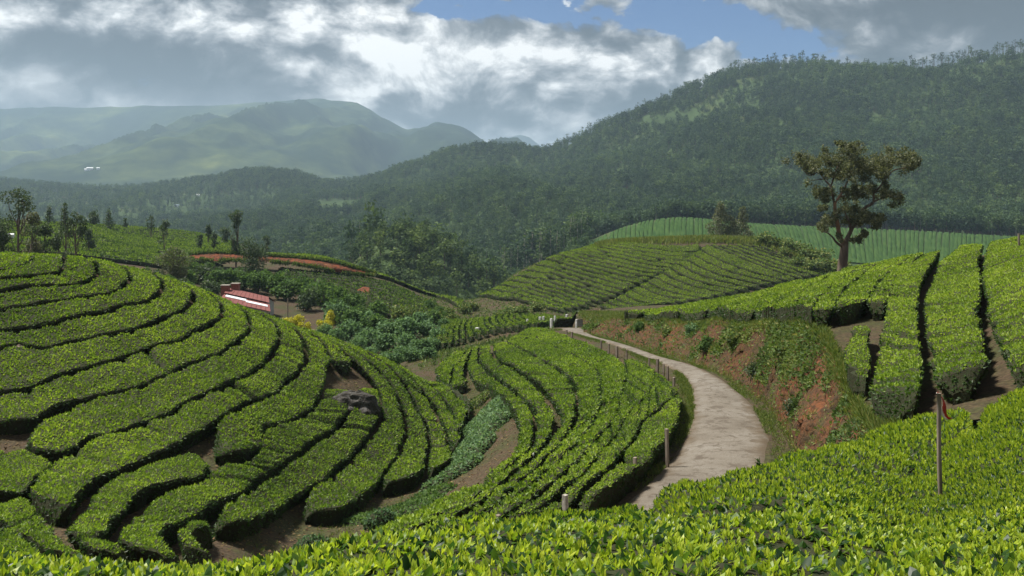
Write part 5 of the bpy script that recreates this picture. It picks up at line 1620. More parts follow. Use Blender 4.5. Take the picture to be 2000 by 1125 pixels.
# ---------------------------------------------------------------- forest
def wood_mesh(kind, seed, leaf='forest'):
    """one forest tree as a single mesh, height 1"""
    s = Soup()
    h = 1.0
    if kind == 'tall':
        s.tube([(0, 0, -0.05), (0.01, 0.01, 0.5), (0, 0, 0.95)], [0.014, 0.010, 0.004], 5)
        nb = s.n
        for k in range(9):
            z = RNG.uniform(0.45, 0.97); a = RNG.uniform(0, 6.28); q = RNG.uniform(0, 0.13) * (1.25 - z)
            co, f, t = clump((q * math.cos(a), q * math.sin(a), z), RNG.uniform(0.05, 0.085), 15, 0.05, (0.5, 0.25), 0.8)
            s.add(co, f, t)
    elif kind == 'ridge':
        s.tube([(0, 0, -0.05), (0.015, 0.0, 0.45), (0.0, 0.01, 0.95)], [0.018, 0.013, 0.006], 5)
        nb = s.n
        for k in range(8):
            z = RNG.uniform(0.55, 0.97); a = RNG.uniform(0, 6.28); q = RNG.uniform(0.02, 0.15)
            co, f, t = clump((q * math.cos(a), q * math.sin(a), z), RNG.uniform(0.045, 0.08), 13, 0.055, (0.4, 0.22), 0.75)
            s.add(co, f, t)
    else:
        s.tube([(0, 0, -0.05), (0, 0, 0.6)], [0.022, 0.01], 5)
        nb = s.n
        for k in range(9):
            z = RNG.uniform(0.3, 0.92); a = RNG.uniform(0, 6.28); q = RNG.uniform(0, 0.24) * math.sqrt(1.15 - z)
            co, f, t = clump((q * math.cos(a), q * math.sin(a), z), RNG.uniform(0.11, 0.17), 13, 0.11, (0.5, 0.25), 0.85)
            s.add(co, f, t)
    bark = MAT['bark_pale'] if kind == 'tall' else MAT['bark']
    o = s.build('forest_tree', [bark, MAT[leaf]], None, tint=True)
    me = o.data
    co = np.empty(len(me.vertices) * 3); me.vertices.foreach_get('co', co)
    first = np.empty(len(me.polygons), np.int32); me.polygons.foreach_get('loop_start', first)
    vi = np.empty(len(me.loops), np.int32); me.loops.foreach_get('vertex_index', vi)
    me.polygons.foreach_set('material_index', (vi[first] >= nb).astype(np.int32))
    bpy.data.objects.remove(o)
    return me


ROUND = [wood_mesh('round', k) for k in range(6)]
MOUND = [wood_mesh('round', k, 'mound') for k in range(6)]
TALL = [wood_mesh('tall', k) for k in range(4)]
RIDGE = [wood_mesh('ridge', k) for k in range(5)]


def forest(name, label, pts, hs, meshes):
    """a wood that reads as one mass: instances on points, one object"""
    src = bpy.data.collections.new(name + '_kinds')
    for k, me in enumerate(meshes):
        src.objects.link(bpy.data.objects.new('forest_tree_kind', me))
    me = bpy.data.meshes.new(name)
    me.vertices.add(len(pts))
    me.vertices.foreach_set('co', np.asarray(pts, np.float32).ravel())
    for nm, typ, val in (('rot', 'FLOAT', RNG.uniform(0, 6.28, len(pts))), ('siz', 'FLOAT', hs), ('wid', 'FLOAT', hs * RNG.uniform(0.85, 1.3, len(pts)))):
        a = me.attributes.new(nm, typ, 'POINT'); a.data.foreach_set('value', np.asarray(val, np.float32))
    o = link(bpy.data.objects.new(name, me))
    tag(o, label, None, None, 'stuff')
    ng = bpy.data.node_groups.new(name + '_scatter', 'GeometryNodeTree')
    ng.interface.new_socket('Geometry', in_out='INPUT', socket_type='NodeSocketGeometry')
    ng.interface.new_socket('Geometry', in_out='OUTPUT', socket_type='NodeSocketGeometry')
    N = ng.nodes; Lk = ng.links
    gi, go = N.new('NodeGroupInput'), N.new('NodeGroupOutput')
    ci = N.new('GeometryNodeCollectionInfo')
    ci.inputs['Collection'].default_value = src
    ci.inputs['Separate Children'].default_value = True
    ci.inputs['Reset Children'].default_value = True
    ip = N.new('GeometryNodeInstanceOnPoints')
    ip.inputs['Pick Instance'].default_value = True

    def attr(nm):
        a = N.new('GeometryNodeInputNamedAttribute'); a.data_type = 'FLOAT'; a.inputs['Name'].default_value = nm
        return a.outputs['Attribute']
    rv = N.new('FunctionNodeRandomValue'); rv.data_type = 'INT'
    rv.inputs[4].default_value = 0; rv.inputs[5].default_value = len(meshes) - 1
    cr = N.new('ShaderNodeCombineXYZ'); Lk.new(attr('rot'), cr.inputs['Z'])
    cs = N.new('ShaderNodeCombineXYZ'); Lk.new(attr('wid'), cs.inputs['X']); Lk.new(attr('wid'), cs.inputs['Y']); Lk.new(attr('siz'), cs.inputs['Z'])
    Lk.new(gi.outputs[0], ip.inputs['Points']); Lk.new(ci.outputs[0], ip.inputs['Instance'])
    Lk.new(rv.outputs[2], ip.inputs['Instance Index'])
    Lk.new(cr.outputs[0], ip.inputs['Rotation']); Lk.new(cs.outputs[0], ip.inputs['Scale'])
    Lk.new(ip.outputs[0], go.inputs[0])
    md = o.modifiers.new('scatter', 'NODES'); md.node_group = ng
    return o


def scatter_far(n, pfun, hmin, hmax):
    """random points by world area over bearings and distances, kept by pfun(px, D)"""
    D = np.sqrt(RNG.uniform(250 ** 2, 1900 ** 2, n))
    px = RNG.uniform(-120, 2120, n)
    k = pfun(px, D) > RNG.random(n)
    px, D = px[k], D[k]
    xy = plan(px, D)
    z = FAR.z(xy[:, 0], xy[:, 1])
    return np.concatenate([xy, z[:, None]], 1), RNG.uniform(hmin, hmax, len(px))


def mountain_wood(px, D):
    start = np.interp(px, (-200, 400, 560, 700, 900, 1120, 1200, 1330, 1480, 1700, 2100), (700, 640, 560, 470, 470, 520, 520, 512, 506, 500, 492))
    end = np.interp(px, (-200, 300, 560, 800, 960, 1150, 1430, 1800, 2100), (1850, 1660, 1640, 1500, 1470, 1375, 1365, 1262, 1205))
    ok = (D > start) & (D < end)
    x = (px - 1000) / F * D
    clear = fbm(x / 140 + 7, D / 170, seed=151, octaves=3)
    dens = np.where(px > 900, 0.97, 0.80)
    dens = np.where((clear > 0.42), 0.25, dens)
    dens = np.where((px < 420) & (clear > 0.05), 0.3, dens)
    meadow = ((px - 650) / 62) ** 2 + ((D - 1090) / 110) ** 2 < 1
    ok |= (px > 480) & (px < 1150) & (D > 345) & (D <= start)
    return np.where(ok & ~meadow, dens, 0)


pts, hs = scatter_far(62000, mountain_wood, 8, 15)
hs = hs * (1.0 + 0.45 * fbm(pts[:, 0] / 60, pts[:, 1] / 60, seed=161))
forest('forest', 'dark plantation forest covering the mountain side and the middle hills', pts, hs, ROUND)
# front edge of the forest: tall trunks along the tea field
ep = np.linspace(1130, 2060, 420) + RNG.normal(0, 2, 420)
ed = np.interp(ep, (1130, 1200, 1330, 1480, 1700, 2060), (520, 515, 506, 502, 498, 490)) + RNG.uniform(-2, 14, 420)
exy = plan(ep, ed)
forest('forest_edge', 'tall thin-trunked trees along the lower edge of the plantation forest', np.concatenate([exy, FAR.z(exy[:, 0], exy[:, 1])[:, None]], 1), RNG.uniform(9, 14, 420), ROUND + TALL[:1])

# trees that stand out one by one on the skyline
RG = 'skyline trees along the mountain ridge'
rp = np.concatenate([np.linspace(1060, 1440, 90), np.linspace(1440, 2010, 150)])
rp = rp + RNG.normal(0, 2.2, len(rp))
rd = np.interp(rp, (1050, 1430, 1600, 1800, 2000), (1400, 1398, 1350, 1300, 1250)) + RNG.uniform(-45, 6, len(rp))
for k in range(len(rp)):
    x, y = (rp[k] - 1000) / F * rd[k], rd[k]
    o = bpy.data.objects.new('ridge_tree', RIDGE[RNG.integers(5)])
    hh = RNG.uniform(15, 24) * (1.0 if rp[k] > 1430 else 0.85) * (1.25 if RNG.random() < 0.12 else 1.0)
    o.location = (x, y, float(FAR.z(x, y)) - 1.0)
    o.rotation_euler = (0, 0, RNG.uniform(0, 6.28))
    wd_ = hh * RNG.uniform(0.8, 1.25)
    o.scale = (wd_, wd_, hh)
    link(o)
    tag(o, 'spindly tall tree standing against the sky on the mountain ridge', 'tree', RG)
# valley wood with pale trunks, and the wooded mound
VW = 'tall pale-trunked trees in the valley'
for k in range(70):
    px = RNG.uniform(925, 1150); D = RNG.uniform(415, 480)
    if px > 1120: D = RNG.uniform(440, 500)
    x, y = (px - 1000) / F * D, D
    o = bpy.data.objects.new('valley_tree', TALL[RNG.integers(4)])
    hh = RNG.uniform(17, 27) * (1.0 - 0.35 * abs(px - 1050) / 125)
    o.location = (x, y, float(FAR.z(x, y)) - 0.5); o.rotation_euler = (0, 0, RNG.uniform(0, 6.28)); wd_ = hh * RNG.uniform(1.3, 1.9); o.scale = (wd_, wd_, hh)
    link(o)
    tag(o, 'tall pale-trunked tree in the valley bottom left of the far hill', 'tree', VW)
for k in range(230):
    if k < 170:
        D = RNG.uniform(280, 345); x = (815 - 1000) / F * 330 + RNG.normal() * 20
    else:
        D = RNG.uniform(262, 335); x = (RNG.uniform(680, 965) - 1000) / F * D
    y = D
    o = bpy.data.objects.new('mound_tree', MOUND[RNG.integers(6)])
    hh = RNG.uniform(5.5, 10.5)
    o.location = (x, y, float(FAR.z(x, y)) - 0.5); o.rotation_euler = (0, 0, RNG.uniform(0, 6.28)); wd_ = hh * RNG.uniform(0.9, 1.4); o.scale = (wd_, wd_, hh)
    link(o)
    tag(o, 'bushy tree on the wooded mound in the valley', 'tree', 'trees on the wooded mound')
for k in range(46):
    px = RNG.uniform(520, 760); D = RNG.uniform(330, 470)
    x, y = (px - 1000) / F * D, D
    o = bpy.data.objects.new('valley_tree', (ROUND + TALL)[RNG.integers(10)])
    hh = RNG.uniform(14, 22)
    o.location = (x, y, float(FAR.z(x, y)) - 0.5); o.rotation_euler = (0, 0, RNG.uniform(0, 6.28)); wd_ = hh * RNG.uniform(0.6, 0.9); o.scale = (wd_, wd_, hh)
    link(o)
    tag(o, 'valley tree showing its top behind the hill with the red cut', 'tree', 'trees behind the red cut')

# ---------------------------------------------------------------- fence posts, gate, flag
MAT['post'] = plain_mat('weathered_wood', (0.22, 0.18, 0.145), 0.9, 0.45, 9.0, stretch=(1, 1, 0.2))
MAT['post_grey'] = plain_mat('grey_concrete_post', (0.34, 0.31, 0.27), 0.9, 0.35, 12.0)
MAT['post_white'] = plain_mat('whitewashed_post', (0.62, 0.62, 0.60), 0.85, 0.15, 10.0)
MAT['zinc'] = plain_mat('zinc_sheet', (0.30, 0.34, 0.38), 0.5, 0.15, 6.0, metal=0.4)


def post(px, top, bottom, D, wid, mat, label, group, name='fence_post', surf=None, square=True, tall=0.78):
    """an upright post whose foot reaches the ground; top given by its row in the photograph"""
    if tall:
        D = float(LOW.hit(px, top, D * 0.7, D * 1.5, tall)[0])      # stands where its top is seen
    x, y = (px - 1000) / F * D, D
    zg = float(gz(x, y))
    zt = (HY - top) / F * D
    zt = max(zt, zg + 0.25)
    s = Soup()
    n = 6
    zz = np.linspace(zg - 0.2, zt, n)
    lean = RNG.normal(0, 0.012, 2) * (zt - zg)
    p = np.stack([x + lean[0] * np.linspace(0, 1, n), y + lean[1] * np.linspace(0, 1, n), zz], 1)
    s.tube(p, wid / 2 * (1 + 0.08 * RNG.normal(size=n)) * (1.2 if square else 1.0), 4 if square else 8)
    o = s.build(name, mat)
    return tag(o, label, 'post', group)


RP = 'fence posts along the inner edge of the road'
rposts = [(1316, 737, 28.6, .11, 'tallest weathered fence post, at the inner side of the road bend'), (1304, 838, 25.6, .10, 'weathered fence post half hidden in tea at the near inner road edge'),
          (1304, 715, 41.0, .11, 'weathered post, rightmost of the cluster where the road narrows'), (1296, 711, 43.0, .08, 'slim post second from the right in the cluster where the road narrows'),
          (1284, 701, 44.0, .13, 'stout post in the cluster where the road narrows'), (1268, 698, 47.0, .09, 'small post just left of the cluster where the road narrows'),
          (1224, 683, 58.0, .10, 'small dark road post, sixth from the gate'), (1205, 676, 60.0, .17, 'thick dark road post, fifth from the gate'), (1189, 671, 65.0, .12, 'small dark road post, fourth from the gate'),
          (1174, 665, 69.0, .13, 'small dark road post, third from the gate'), (1117, 648, 80.0, .15, 'small dark road post, second from the gate'), (1107, 644, 82.0, .15, 'small dark road post nearest the gate')]
for px, top, D, w_, lab in rposts:
    post(px, top, None, D, w_, MAT['post'], lab, RP, tall=1.15 if top in (737, 838) else 0.78)
post(1105, 967, None, 20.6, .125, MAT['post_grey'], 'squat pale concrete post among tea below the road bend', RP, tall=1.25)
post(972, 1006, None, 20.0, .11, MAT['post'], 'broken grey stump of a post rising behind the near tea', RP, tall=1.1)
post(817, 1040, None, 19.2, .12, MAT['post'], 'faint post top barely showing over the near tea', RP)
post(1240, 893, None, 23.6, .10, MAT['post'], 'dark post in the hedge at the near road edge', RP)
WP = 'white fence posts by the terrace'
for px, top, D, w_, lab in [(932, 640, 96, .38, 'thick white post at the thicket end of the terrace fence'), (961, 641, 97, .20, 'thin white post second along the terrace fence'), (987, 640, 97, .24, 'white post third along the terrace fence'),
                            (1030, 623, 97, .2, 'white post fourth along the terrace fence'), (1055, 619, 98, .28, 'left post of the close white pair'), (1061, 618, 98, .2, 'right post of the close white pair'),
                            (1084, 617, 99, .2, 'thin white post behind the squared dark hedge'), (1107, 614, 99, .24, 'white post above the squared dark hedge'), (1130, 613, 97, .22, 'tall white post above the gate'),
                            (1077, 622, 86, .22, 'pale gate post at the near corner of the squared dark hedge'), (1126, 624, 87, .2, 'pale post between the squared dark hedge and the gate')]:
    post(px, top, None, D, w_, MAT['post_white'], lab, WP, tall=None)


def gate():
    a, b = pt(1129, 636, 86.5), pt(1143, 636, 86.0)
    za = float(gz(a[0], a[1]))
    root = empty('gate', (a[0], a[1], za))
    tag(root, 'grey sheet metal gate at the end of the road', 'gate')
    L = b[0] - a[0] + 0.2
    h = (HY - 623) / F * 86.5 - za
    fr = Soup()
    for x in (0, L):
        fr.box((x, 0, h / 2), (0.07, 0.07, h))
    for z in (0.12, h - 0.05):
        fr.box((L / 2, 0, z), (L, 0.05, 0.06))
    fr.build('frame', MAT['post_grey'], root)
    n = 7
    for k in range(n):
        s = Soup().box(((k + 0.5) * L / n, 0.03, h / 2), (L / n - 0.02, 0.02, h - 0.16))
        s.build('panel', MAT['zinc'], root)


gate()


def flag_post():
    D = 9.0
    x, y = (1840 - 1000) / F * D, D
    zg = float(gz(x, y))
    zt = (HY - 768) / F * D
    root = empty('flag_post', (x, y, zg))
    tag(root, 'slender wooden stake with a torn red and white strip of cloth', 'post')
    n = 12
    t = np.linspace(0, 1, n)
    p = np.stack([-0.035 * t + 0.006 * np.sin(t * 7), 0 * t, -0.2 + (zt - zg + 0.2) * t], 1)
    Soup().tube(p, 0.026 * (1 - 0.18 * t + 0.05 * np.sin(t * 23)), 8).build('stake', MAT['post'], root, smooth=True)
    m, tn = new_mat('red_white_cloth')
    at = tn.n('ShaderNodeAttribute', attribute_name='tint')
    nz = tn.noise(tn.n('ShaderNodeTexCoord').outputs['Object'], 60.0, 3.0, 0.6)
    f = tn.math('ADD', at.outputs['Fac'], tn.math('MULTIPLY', tn.math('SUBTRACT', nz, 0.5), 0.35))
    c = tn.ramp(f, ((0.30, (0.74, 0.70, 0.62)), (0.42, (0.52, 0.07, 0.045)), (1.0, (0.42, 0.05, 0.035))))
    b = tn.n('ShaderNodeBsdfPrincipled'); tn.put(b, 'Base Color', c); b.inputs['Roughness'].default_value = 0.85
    tr = tn.n('ShaderNodeBsdfTranslucent'); tn.put(tr, 'Color', c)
    mx = tn.n('ShaderNodeMixShader'); mx.inputs[0].default_value = 0.35; tn.put(mx, 1, b); tn.put(mx, 2, tr)
    tn.put(tn.n('ShaderNodeOutputMaterial'), 'Surface', mx)
    # a strip tied at the top, hanging and curling away
    cz = Z5((1440, 690), (1462, 715), (1482, 760), (1478, 800), (1492, 845), (1520, 868))
    ctr = np.array([pt(px, py, D) - np.array([x, y, zg]) for px, py in cz])
    ctr = resample(ctr, 18)
    wd = np.interp(np.linspace(0, 1, 18), (0, .15, .5, .7, 1), (0.02, 0.05, 0.085, 0.06, 0.07))
    u = np.linspace(-0.5, 0.5, 5)
    ax = np.stack([np.full(18, 0.55), 0.75 * np.sin(np.linspace(0, 5, 18)), np.full(18, 0.25)], 1); ax /= np.linalg.norm(ax, axis=1, keepdims=True)
    co = ctr[:, None] + ax[:, None] * (wd[:, None] * u[None])[..., None]
    co[..., 1] += 0.018 * np.sin(np.linspace(0, 9, 18))[:, None] * (u * 2)[None] + 0.02
    tint = np.broadcast_to((u + 0.5)[None] + 0.15 * np.sin(np.linspace(0, 6, 18))[:, None], (18, 5)).ravel()
    o = mesh_np('cloth_strip', co.reshape(-1, 3), [grid_faces(18, 5)], m, root, attrs={'tint': tint}, smooth=True)
    md = o.modifiers.new('thickness', 'SOLIDIFY'); md.thickness = 0.002


flag_post()
# thin stakes
def stake(px, top, D, w_, label, tip=None):
    x, y = (px - 1000) / F * D, D
    zg = float(gz(x, y)); zt = (HY - top) / F * D
    root = empty('marker_stake', (x, y, zg)); tag(root, label, 'stake')
    Soup().tube([(0, 0, -0.2), (0.01, 0, (zt - zg) * .5), (0, 0, zt - zg)], w_ / 2, 6).build('stake', MAT['post'], root)
    if tip:
        Soup().tube([(0, 0, zt - zg - 0.02), (0, 0, zt - zg + 0.03), (0, 0, zt - zg + 0.07)], [w_ * 0.7, w_ * 1.0, w_ * 0.5], 8).build('cap', MAT['post_white'], root)


stake(1042, 889, 27.5, 0.03, 'thin stake with a white cap standing in the middle slope tea', True)
stake(1990, 456, 37.0, 0.09, 'thin pole on the crest of the raised field at the right edge')
stake(562, 583, 114.0, 0.16, 'thin utility pole in the garden beside the red-roofed house')

# ---------------------------------------------------------------- house with the red roof, garden
MAT['roof'] = plain_mat('rusty_red_roof_sheet', (0.17, 0.055, 0.048), 0.8, 0.4, 1.5, stretch=(1, 4, 1))
MAT['white_sheet'] = plain_mat('white_roof_sheet', (0.62, 0.64, 0.66), 0.6, 0.15, 3.0)
MAT['plaster'] = plain_mat('white_plaster', (0.40, 0.39, 0.37), 0.9, 0.12, 2.0)
MAT['brick_red'] = plain_mat('red_brickwork', (0.25, 0.10, 0.075), 0.9, 0.3, 6.0)
MAT['dark_glass'] = plain_mat('dark_window', (0.03, 0.035, 0.04), 0.2, 0.2, 3.0, spec=0.6)


def slab(s, p0, p1, p2, p3, th):
    """a sheet with thickness through four corners"""
    p = np.array([p0, p1, p2, p3], float)
    n = np.cross(p[1] - p[0], p[3] - p[0]); n /= np.linalg.norm(n)
    if n[2] < 0: n = -n
    co = np.concatenate([p, p - n * th])
    s.add(co, np.array([[0, 1, 2, 3], [7, 6, 5, 4], [0, 4, 5, 1], [1, 5, 6, 2], [2, 6, 7, 3], [3, 7, 4, 0]]))


def house():
    R0, R1, E0, E1 = pt(447, 562, 122), pt(525, 580, 119), pt(426, 583, 116.2), pt(529, 605, 113.2)
    root = empty('red_roofed_house', (E1[0], E1[1], float(gz(E1[0], E1[1]))))
    tag(root, 'low house with a faded red sheet roof and a white strip across it', 'house')
    org = np.array(root.location)
    def P(t, v, dz=0.0):
        return (R0 * (1 - t) + R1 * t) * (1 - v) + (E0 * (1 - t) + E1 * t) * v + np.array([0, 0, dz]) - org
    n = 11
    for k in range(n):
        a, b = k / n, (k + 1) / n - 0.006
        dz = 0.012 * (k % 2)
        s = Soup(); slab(s, P(a, 0, dz), P(b, 0, dz), P(b, 0.46, dz), P(a, 0.46, dz), 0.05); s.build('roof_sheet', MAT['roof'], root)
        s = Soup(); slab(s, P(a, 0.42, dz - 0.22), P(b, 0.42, dz - 0.22), P(b, 1.0, dz - 0.22), P(a, 1.0, dz - 0.22), 0.05); s.build('roof_sheet', MAT['roof'], root)
    for a, b, v0, v1 in ((0.06, 0.50, 0.49, 0.64), (0.505, 0.95, 0.58, 0.72)):
        s = Soup(); slab(s, P(a, v0, -0.15), P(b, v0, -0.15), P(b, v1, -0.15), P(a, v1, -0.15), 0.03); s.build('white_roof_strip', MAT['white_sheet'], root)
    B0, B1 = R0 + np.array([0.3, 2.6, -0.9]) - org, R1 + np.array([0.3, 2.6, -0.9]) - org
    s = Soup(); slab(s, P(0, 0, 0.02), P(1, 0, 0.02), B1, B0, 0.05); s.build('back_roof', MAT['roof'], root)
    # walls under the eaves
    def ring(q):
        return [P(0.04, q), P(0.96, q)]
    f0, f1 = P(0.04, 0.93, -0.34), P(0.96, 0.93, -0.34)
    m0, m1 = P(0.04, 0.02, -0.12), P(0.96, 0.02, -0.12)
    b0, b1 = B0 * 0.9 + P(0, 0) * 0.1 + [0.2, 0, -0.12], B1 * 0.9 + P(1, 0) * 0.1 + [-0.2, 0, -0.12]
    def wall(name, pts, mat):
        t = np.array(pts); g = t.copy(); g[:, 2] = -1.0
        k = len(t)
        f = [np.array([[i, i + 1, i + 1 + k, i + k]]) for i in range(k - 1)]
        Soup().add(np.concatenate([t, g]), f).build(name, mat, root)
    wall('front_wall', [f0, f1], MAT['plaster']); wall('gable_wall', [f1, P(0.96, 0.45, -0.34), m1, b1], MAT['plaster']); wall('gable_wall', [f0, P(0.04, 0.45, -0.34), m0, b0], MAT['plaster']); wall('back_wall', [b0, b1], MAT['plaster'])
    Soup().box((f1 * 0.5 + P(0.96, 0.45, -0.34) * 0.5) + np.array([0.06, 0, -1.1]), (0.1, 0.9, 0.9)).build('window', MAT['dark_glass'], root)
    for c, h in ((P(-0.02, 0.25), 0.75), (P(0.17, -0.02), 0.85)):
        ch = Soup().box(c + np.array([0, 0, h / 2 - 0.4]), (1.0, 0.8, h + 0.6)).build('chimney', MAT['brick_red'], root)
        Soup().box(c + np.array([0, 0, h - 0.08]), (1.16, 0.95, 0.1)).build('chimney_cap', MAT['post_grey'], ch)


house()
MAT['lawn'] = earth_mat('dry_garden_lawn', ((0.3, (0.16, 0.14, 0.06)), (0.6, (0.14, 0.16, 0.05)), (0.8, (0.20, 0.15, 0.08))), 0.5, 0.95, 0.2, 4.0)


def draped(name, corners, mat, n=24, m=16, lift=0.05):
    """a sheet laid on the ground inside four (px, D) corners"""
    c = np.array([plan(p, d) for p, d in corners])
    u, v = np.meshgrid(np.linspace(0, 1, n), np.linspace(0, 1, m), indexing='ij')
    xy = (c[0] * ((1 - u) * (1 - v))[..., None] + c[1] * (u * (1 - v))[..., None] + c[2] * (u * v)[..., None] + c[3] * ((1 - u) * v)[..., None])
    z = gz(xy[..., 0], xy[..., 1]) + lift
    return tag(mesh_np(name, np.concatenate([xy, z[..., None]], -1).reshape(-1, 3), [grid_faces(n, m)], mat, smooth=True), kind='structure')


draped('garden_lawn', [(560, 98), (660, 98), (650, 112), (560, 113)], MAT['lawn'])
draped('garden_terrace', [(515, 106), (575, 106), (580, 122), (520, 122)], MAT['soil'])
MAT['golden'] = leaf_mat('golden_leaf', ((0.0, (0.22, 0.24, 0.02)), (0.5, (0.45, 0.42, 0.02)), (1.0, (0.62, 0.55, 0.05))), 0.35, 0.5, 0.3)


def topiary(name, px, D, parts, label, mat='golden', n=500, z0=0.0):
    x, y = (px - 1000) / F * D, D
    root = empty(name, (x, y, float(gz(x, y)) + z0)); tag(root, label, 'bush', None)
    s, w = Soup(), Soup()
    parts = [tuple(q * 0.72 for q in p_) for p_ in parts]
    for dx, dy, dz, r in parts:
        co, f, t = clump((dx, dy, dz), r, int(n * r), 0.2, (0.5, 0.25), 0.9, inner=0.7); s.add(co, f, t)
        w.tube([(dx * .3, dy * .3, -0.3), (dx, dy, dz)], [0.08, 0.04], 5)
    w.build('stems', MAT['bark'], root); s.build('crown', MAT[mat], root, tint=True)


topiary('golden_hedge', 571, 110, [(-1.7, .0, .6, .75), (-1.1, .1, .65, .75), (-.5, .2, .7, .75), (.1, .3, .75, .78), (.7, .4, .8, .8), (1.2, .5, .9, .85), (1.0, .6, 1.4, .5)], 'golden yellow clipped hedge beside the red-roofed house', n=420, z0=0.4)
topiary('golden_ball_bush', 588, 104, [(0, 0, .45, .5), (0, 0, 1.05, .38)], 'small golden two-tier ball bush, nearer the golden hedge', z0=0.5)
topiary('golden_ball_bush', 601, 104, [(0, 0, .45, .52), (0, 0, 1.1, .4)], 'small golden two-tier ball bush, nearer the thicket', z0=0.5)
topiary('golden_shrub', 632, 107, [(0, 0, .8, 1.0), (.5, .1, 1.2, .8), (-.7, 0, 1.5, .45)], 'largest golden yellow garden shrub at the thicket edge', z0=0.5)
topiary('golden_shrub', 643, 110, [(0, 0, 1.0, .8), (.1, .1, 1.9, .75), (.2, 0, 2.6, .5)], 'tall yellow-green garden shrub behind the golden one', z0=0.6)

# ---------------------------------------------------------------- rocks
def rock(name, px, D, size, label, mat, seed, flat=0.8, z0=0.0):
    import bmesh
    bm = bmesh.new()
    bmesh.ops.create_icosphere(bm, subdivisions=4, radius=1.0)
    v = np.array([q.co for q in bm.verts])
    d = 1 + 0.5 * fbm(v[:, 0] * 1.3 + seed, v[:, 1] * 1.3, v[:, 2] * 1.3, 3, seed) + 0.22 * fbm(v[:, 0] * 3.4 + seed, v[:, 1] * 4, v[:, 2] * 4, 3, seed + 3)
    v = np.round(v * d[:, None] * 3.2) / 3.2 * 0.18 + v * d[:, None] * 0.82
    for q, c in zip(bm.verts, v * np.array(size)):
        q.co = c
    me = bpy.data.meshes.new(name); bm.to_mesh(me); bm.free(); me.materials.append(mat)
    x, y = (px - 1000) / F * D, D
    o = link(bpy.data.objects.new(name, me)); o.location = (x, y, float(gz(x, y)) + z0)
    return tag(o, label, 'rock')


MAT['rock'] = earth_mat('dark_lichened_rock', ((0.3, (0.035, 0.034, 0.033)), (0.5, (0.075, 0.072, 0.068)), (0.62, (0.14, 0.135, 0.13)), (0.75, (0.32, 0.31, 0.30))), 2.2, 0.9, 0.8, 12.0)
MAT['rock_brown'] = earth_mat('brown_rock', ((0.3, (0.10, 0.075, 0.06)), (0.6, (0.19, 0.15, 0.12))), 1.5, 0.9, 0.6, 10.0)
rock('boulder', 685, 42.3, (1.25, 0.85, 0.85), 'dark lichen-flecked boulder breaking the tea rows on the left hill', MAT['rock'], 3, z0=0.25)
rock('boulder', 712, 43.0, (0.55, 0.5, 0.8), 'upright grey rock beside the dark boulder', MAT['rock'], 8, z0=0.3)
rock('boulder', 652, 42.0, (0.8, 0.55, 0.55), 'low mossy rock on the near side of the dark boulder', MAT['rock'], 13, z0=0.15)
rock('boulder', 28, 37.6, (0.75, 0.5, 0.45), 'brown rounded rock between tea rows at the left edge', MAT['rock_brown'], 21, z0=0.15)

# ---------------------------------------------------------------- gully plants
def dome(name, label, px, D, rx, ry, h, mat, n, ls, tint=(0.5, 0.25), cat='plant', group=None):
    x, y = (px - 1000) / F * D, D
    z0 = float(LOW.z(x, y))
    root = empty(name, (x, y, z0)); tag(root, label, cat, group)
    a, b = np.meshgrid(np.linspace(0, 2 * math.pi, 29)[:-1], np.linspace(0, 1, 10), indexing='ij')
    lob = 1 + 0.22 * fbm(np.cos(a) * 1.6 + px, np.sin(a) * 1.6, seed=5)
    dx, dy = rx * b * lob * np.cos(a), ry * b * lob * np.sin(a)
    zz = LOW.z(x + dx, y + dy) - z0 + h * np.sqrt(np.clip(1 - b ** 2.6, 0, 1)) * (1 + 0.25 * fbm(dx * 1.4, dy * 1.4, seed=15)) - 0.05
    co = np.stack([dx, dy, zz], -1)
    co = np.concatenate([co, co[:1]], 0)
    mesh_np('stems', co.reshape(-1, 3), [grid_faces(29, 10)], MAT['tea_wood'], root, smooth=True)
    P, N, i, j = scatter_grid(co, n)
    N = np.where(N[:, 2:3] < 0, -N, N)
    A = unit(rand_unit(len(P)) + N * 0.5)
    c2, f2 = leaf_quads(P, A, unit(N + rand_unit(len(P)) * .5), ls * RNG.uniform(.6, 1.3, len(P)), 0.38)
    fo = mesh_np('foliage', c2, [f2], mat, root, attrs={'tint': np.repeat(np.clip(RNG.normal(*tint, len(P)), 0, 1), 4)})
    fo['kind'] = 'stuff'


CR = 'creeper mounds in the gully'
dome('creeper_mound', 'uppermost mound of grey-green creeper in the gully', 950, 44.0, 1.45, 1.9, .55, MAT['creeper'], 260, .13, group=CR)
dome('creeper_mound', 'broadest mound of grey-green creeper in mid gully', 943, 40.3, 1.4, 1.8, .6, MAT['creeper'], 260, .13, group=CR)
dome('creeper_mound', 'mound of grey-green creeper just below the broadest one', 918, 36.8, 1.15, 1.5, .55, MAT['creeper'], 270, .12, group=CR)
dome('creeper_mound', 'lowest, widest-lying mound of grey-green creeper', 888, 34.6, 1.25, .8, .45, MAT['creeper'], 280, .12, group=CR)
dome('creeper_mound', 'small creeper tuft at the top of the gully creeper', 925, 43.6, .55, 1.0, .45, MAT['creeper'], 280, .12, group=CR)
GW = 'weedy plants in the gully bottom'
dome('weed_patch', 'large bright green weed patch in the gully bottom', 775, 30.5, 1.9, 1.3, .28, MAT['shrub'], 260, .12, (0.62, .2), group=GW)
dome('weed_patch', 'flat green weed patch between creeper and gully head', 830, 31.8, 1.2, .9, .25, MAT['shrub'], 260, .12, (0.6, .2), group=GW)
dome('bush', 'dark rounded bush at the head of the gully', 612, 26.3, .62, .5, .6, MAT['creeper'], 340, .10, (0.2, .15), group=GW)
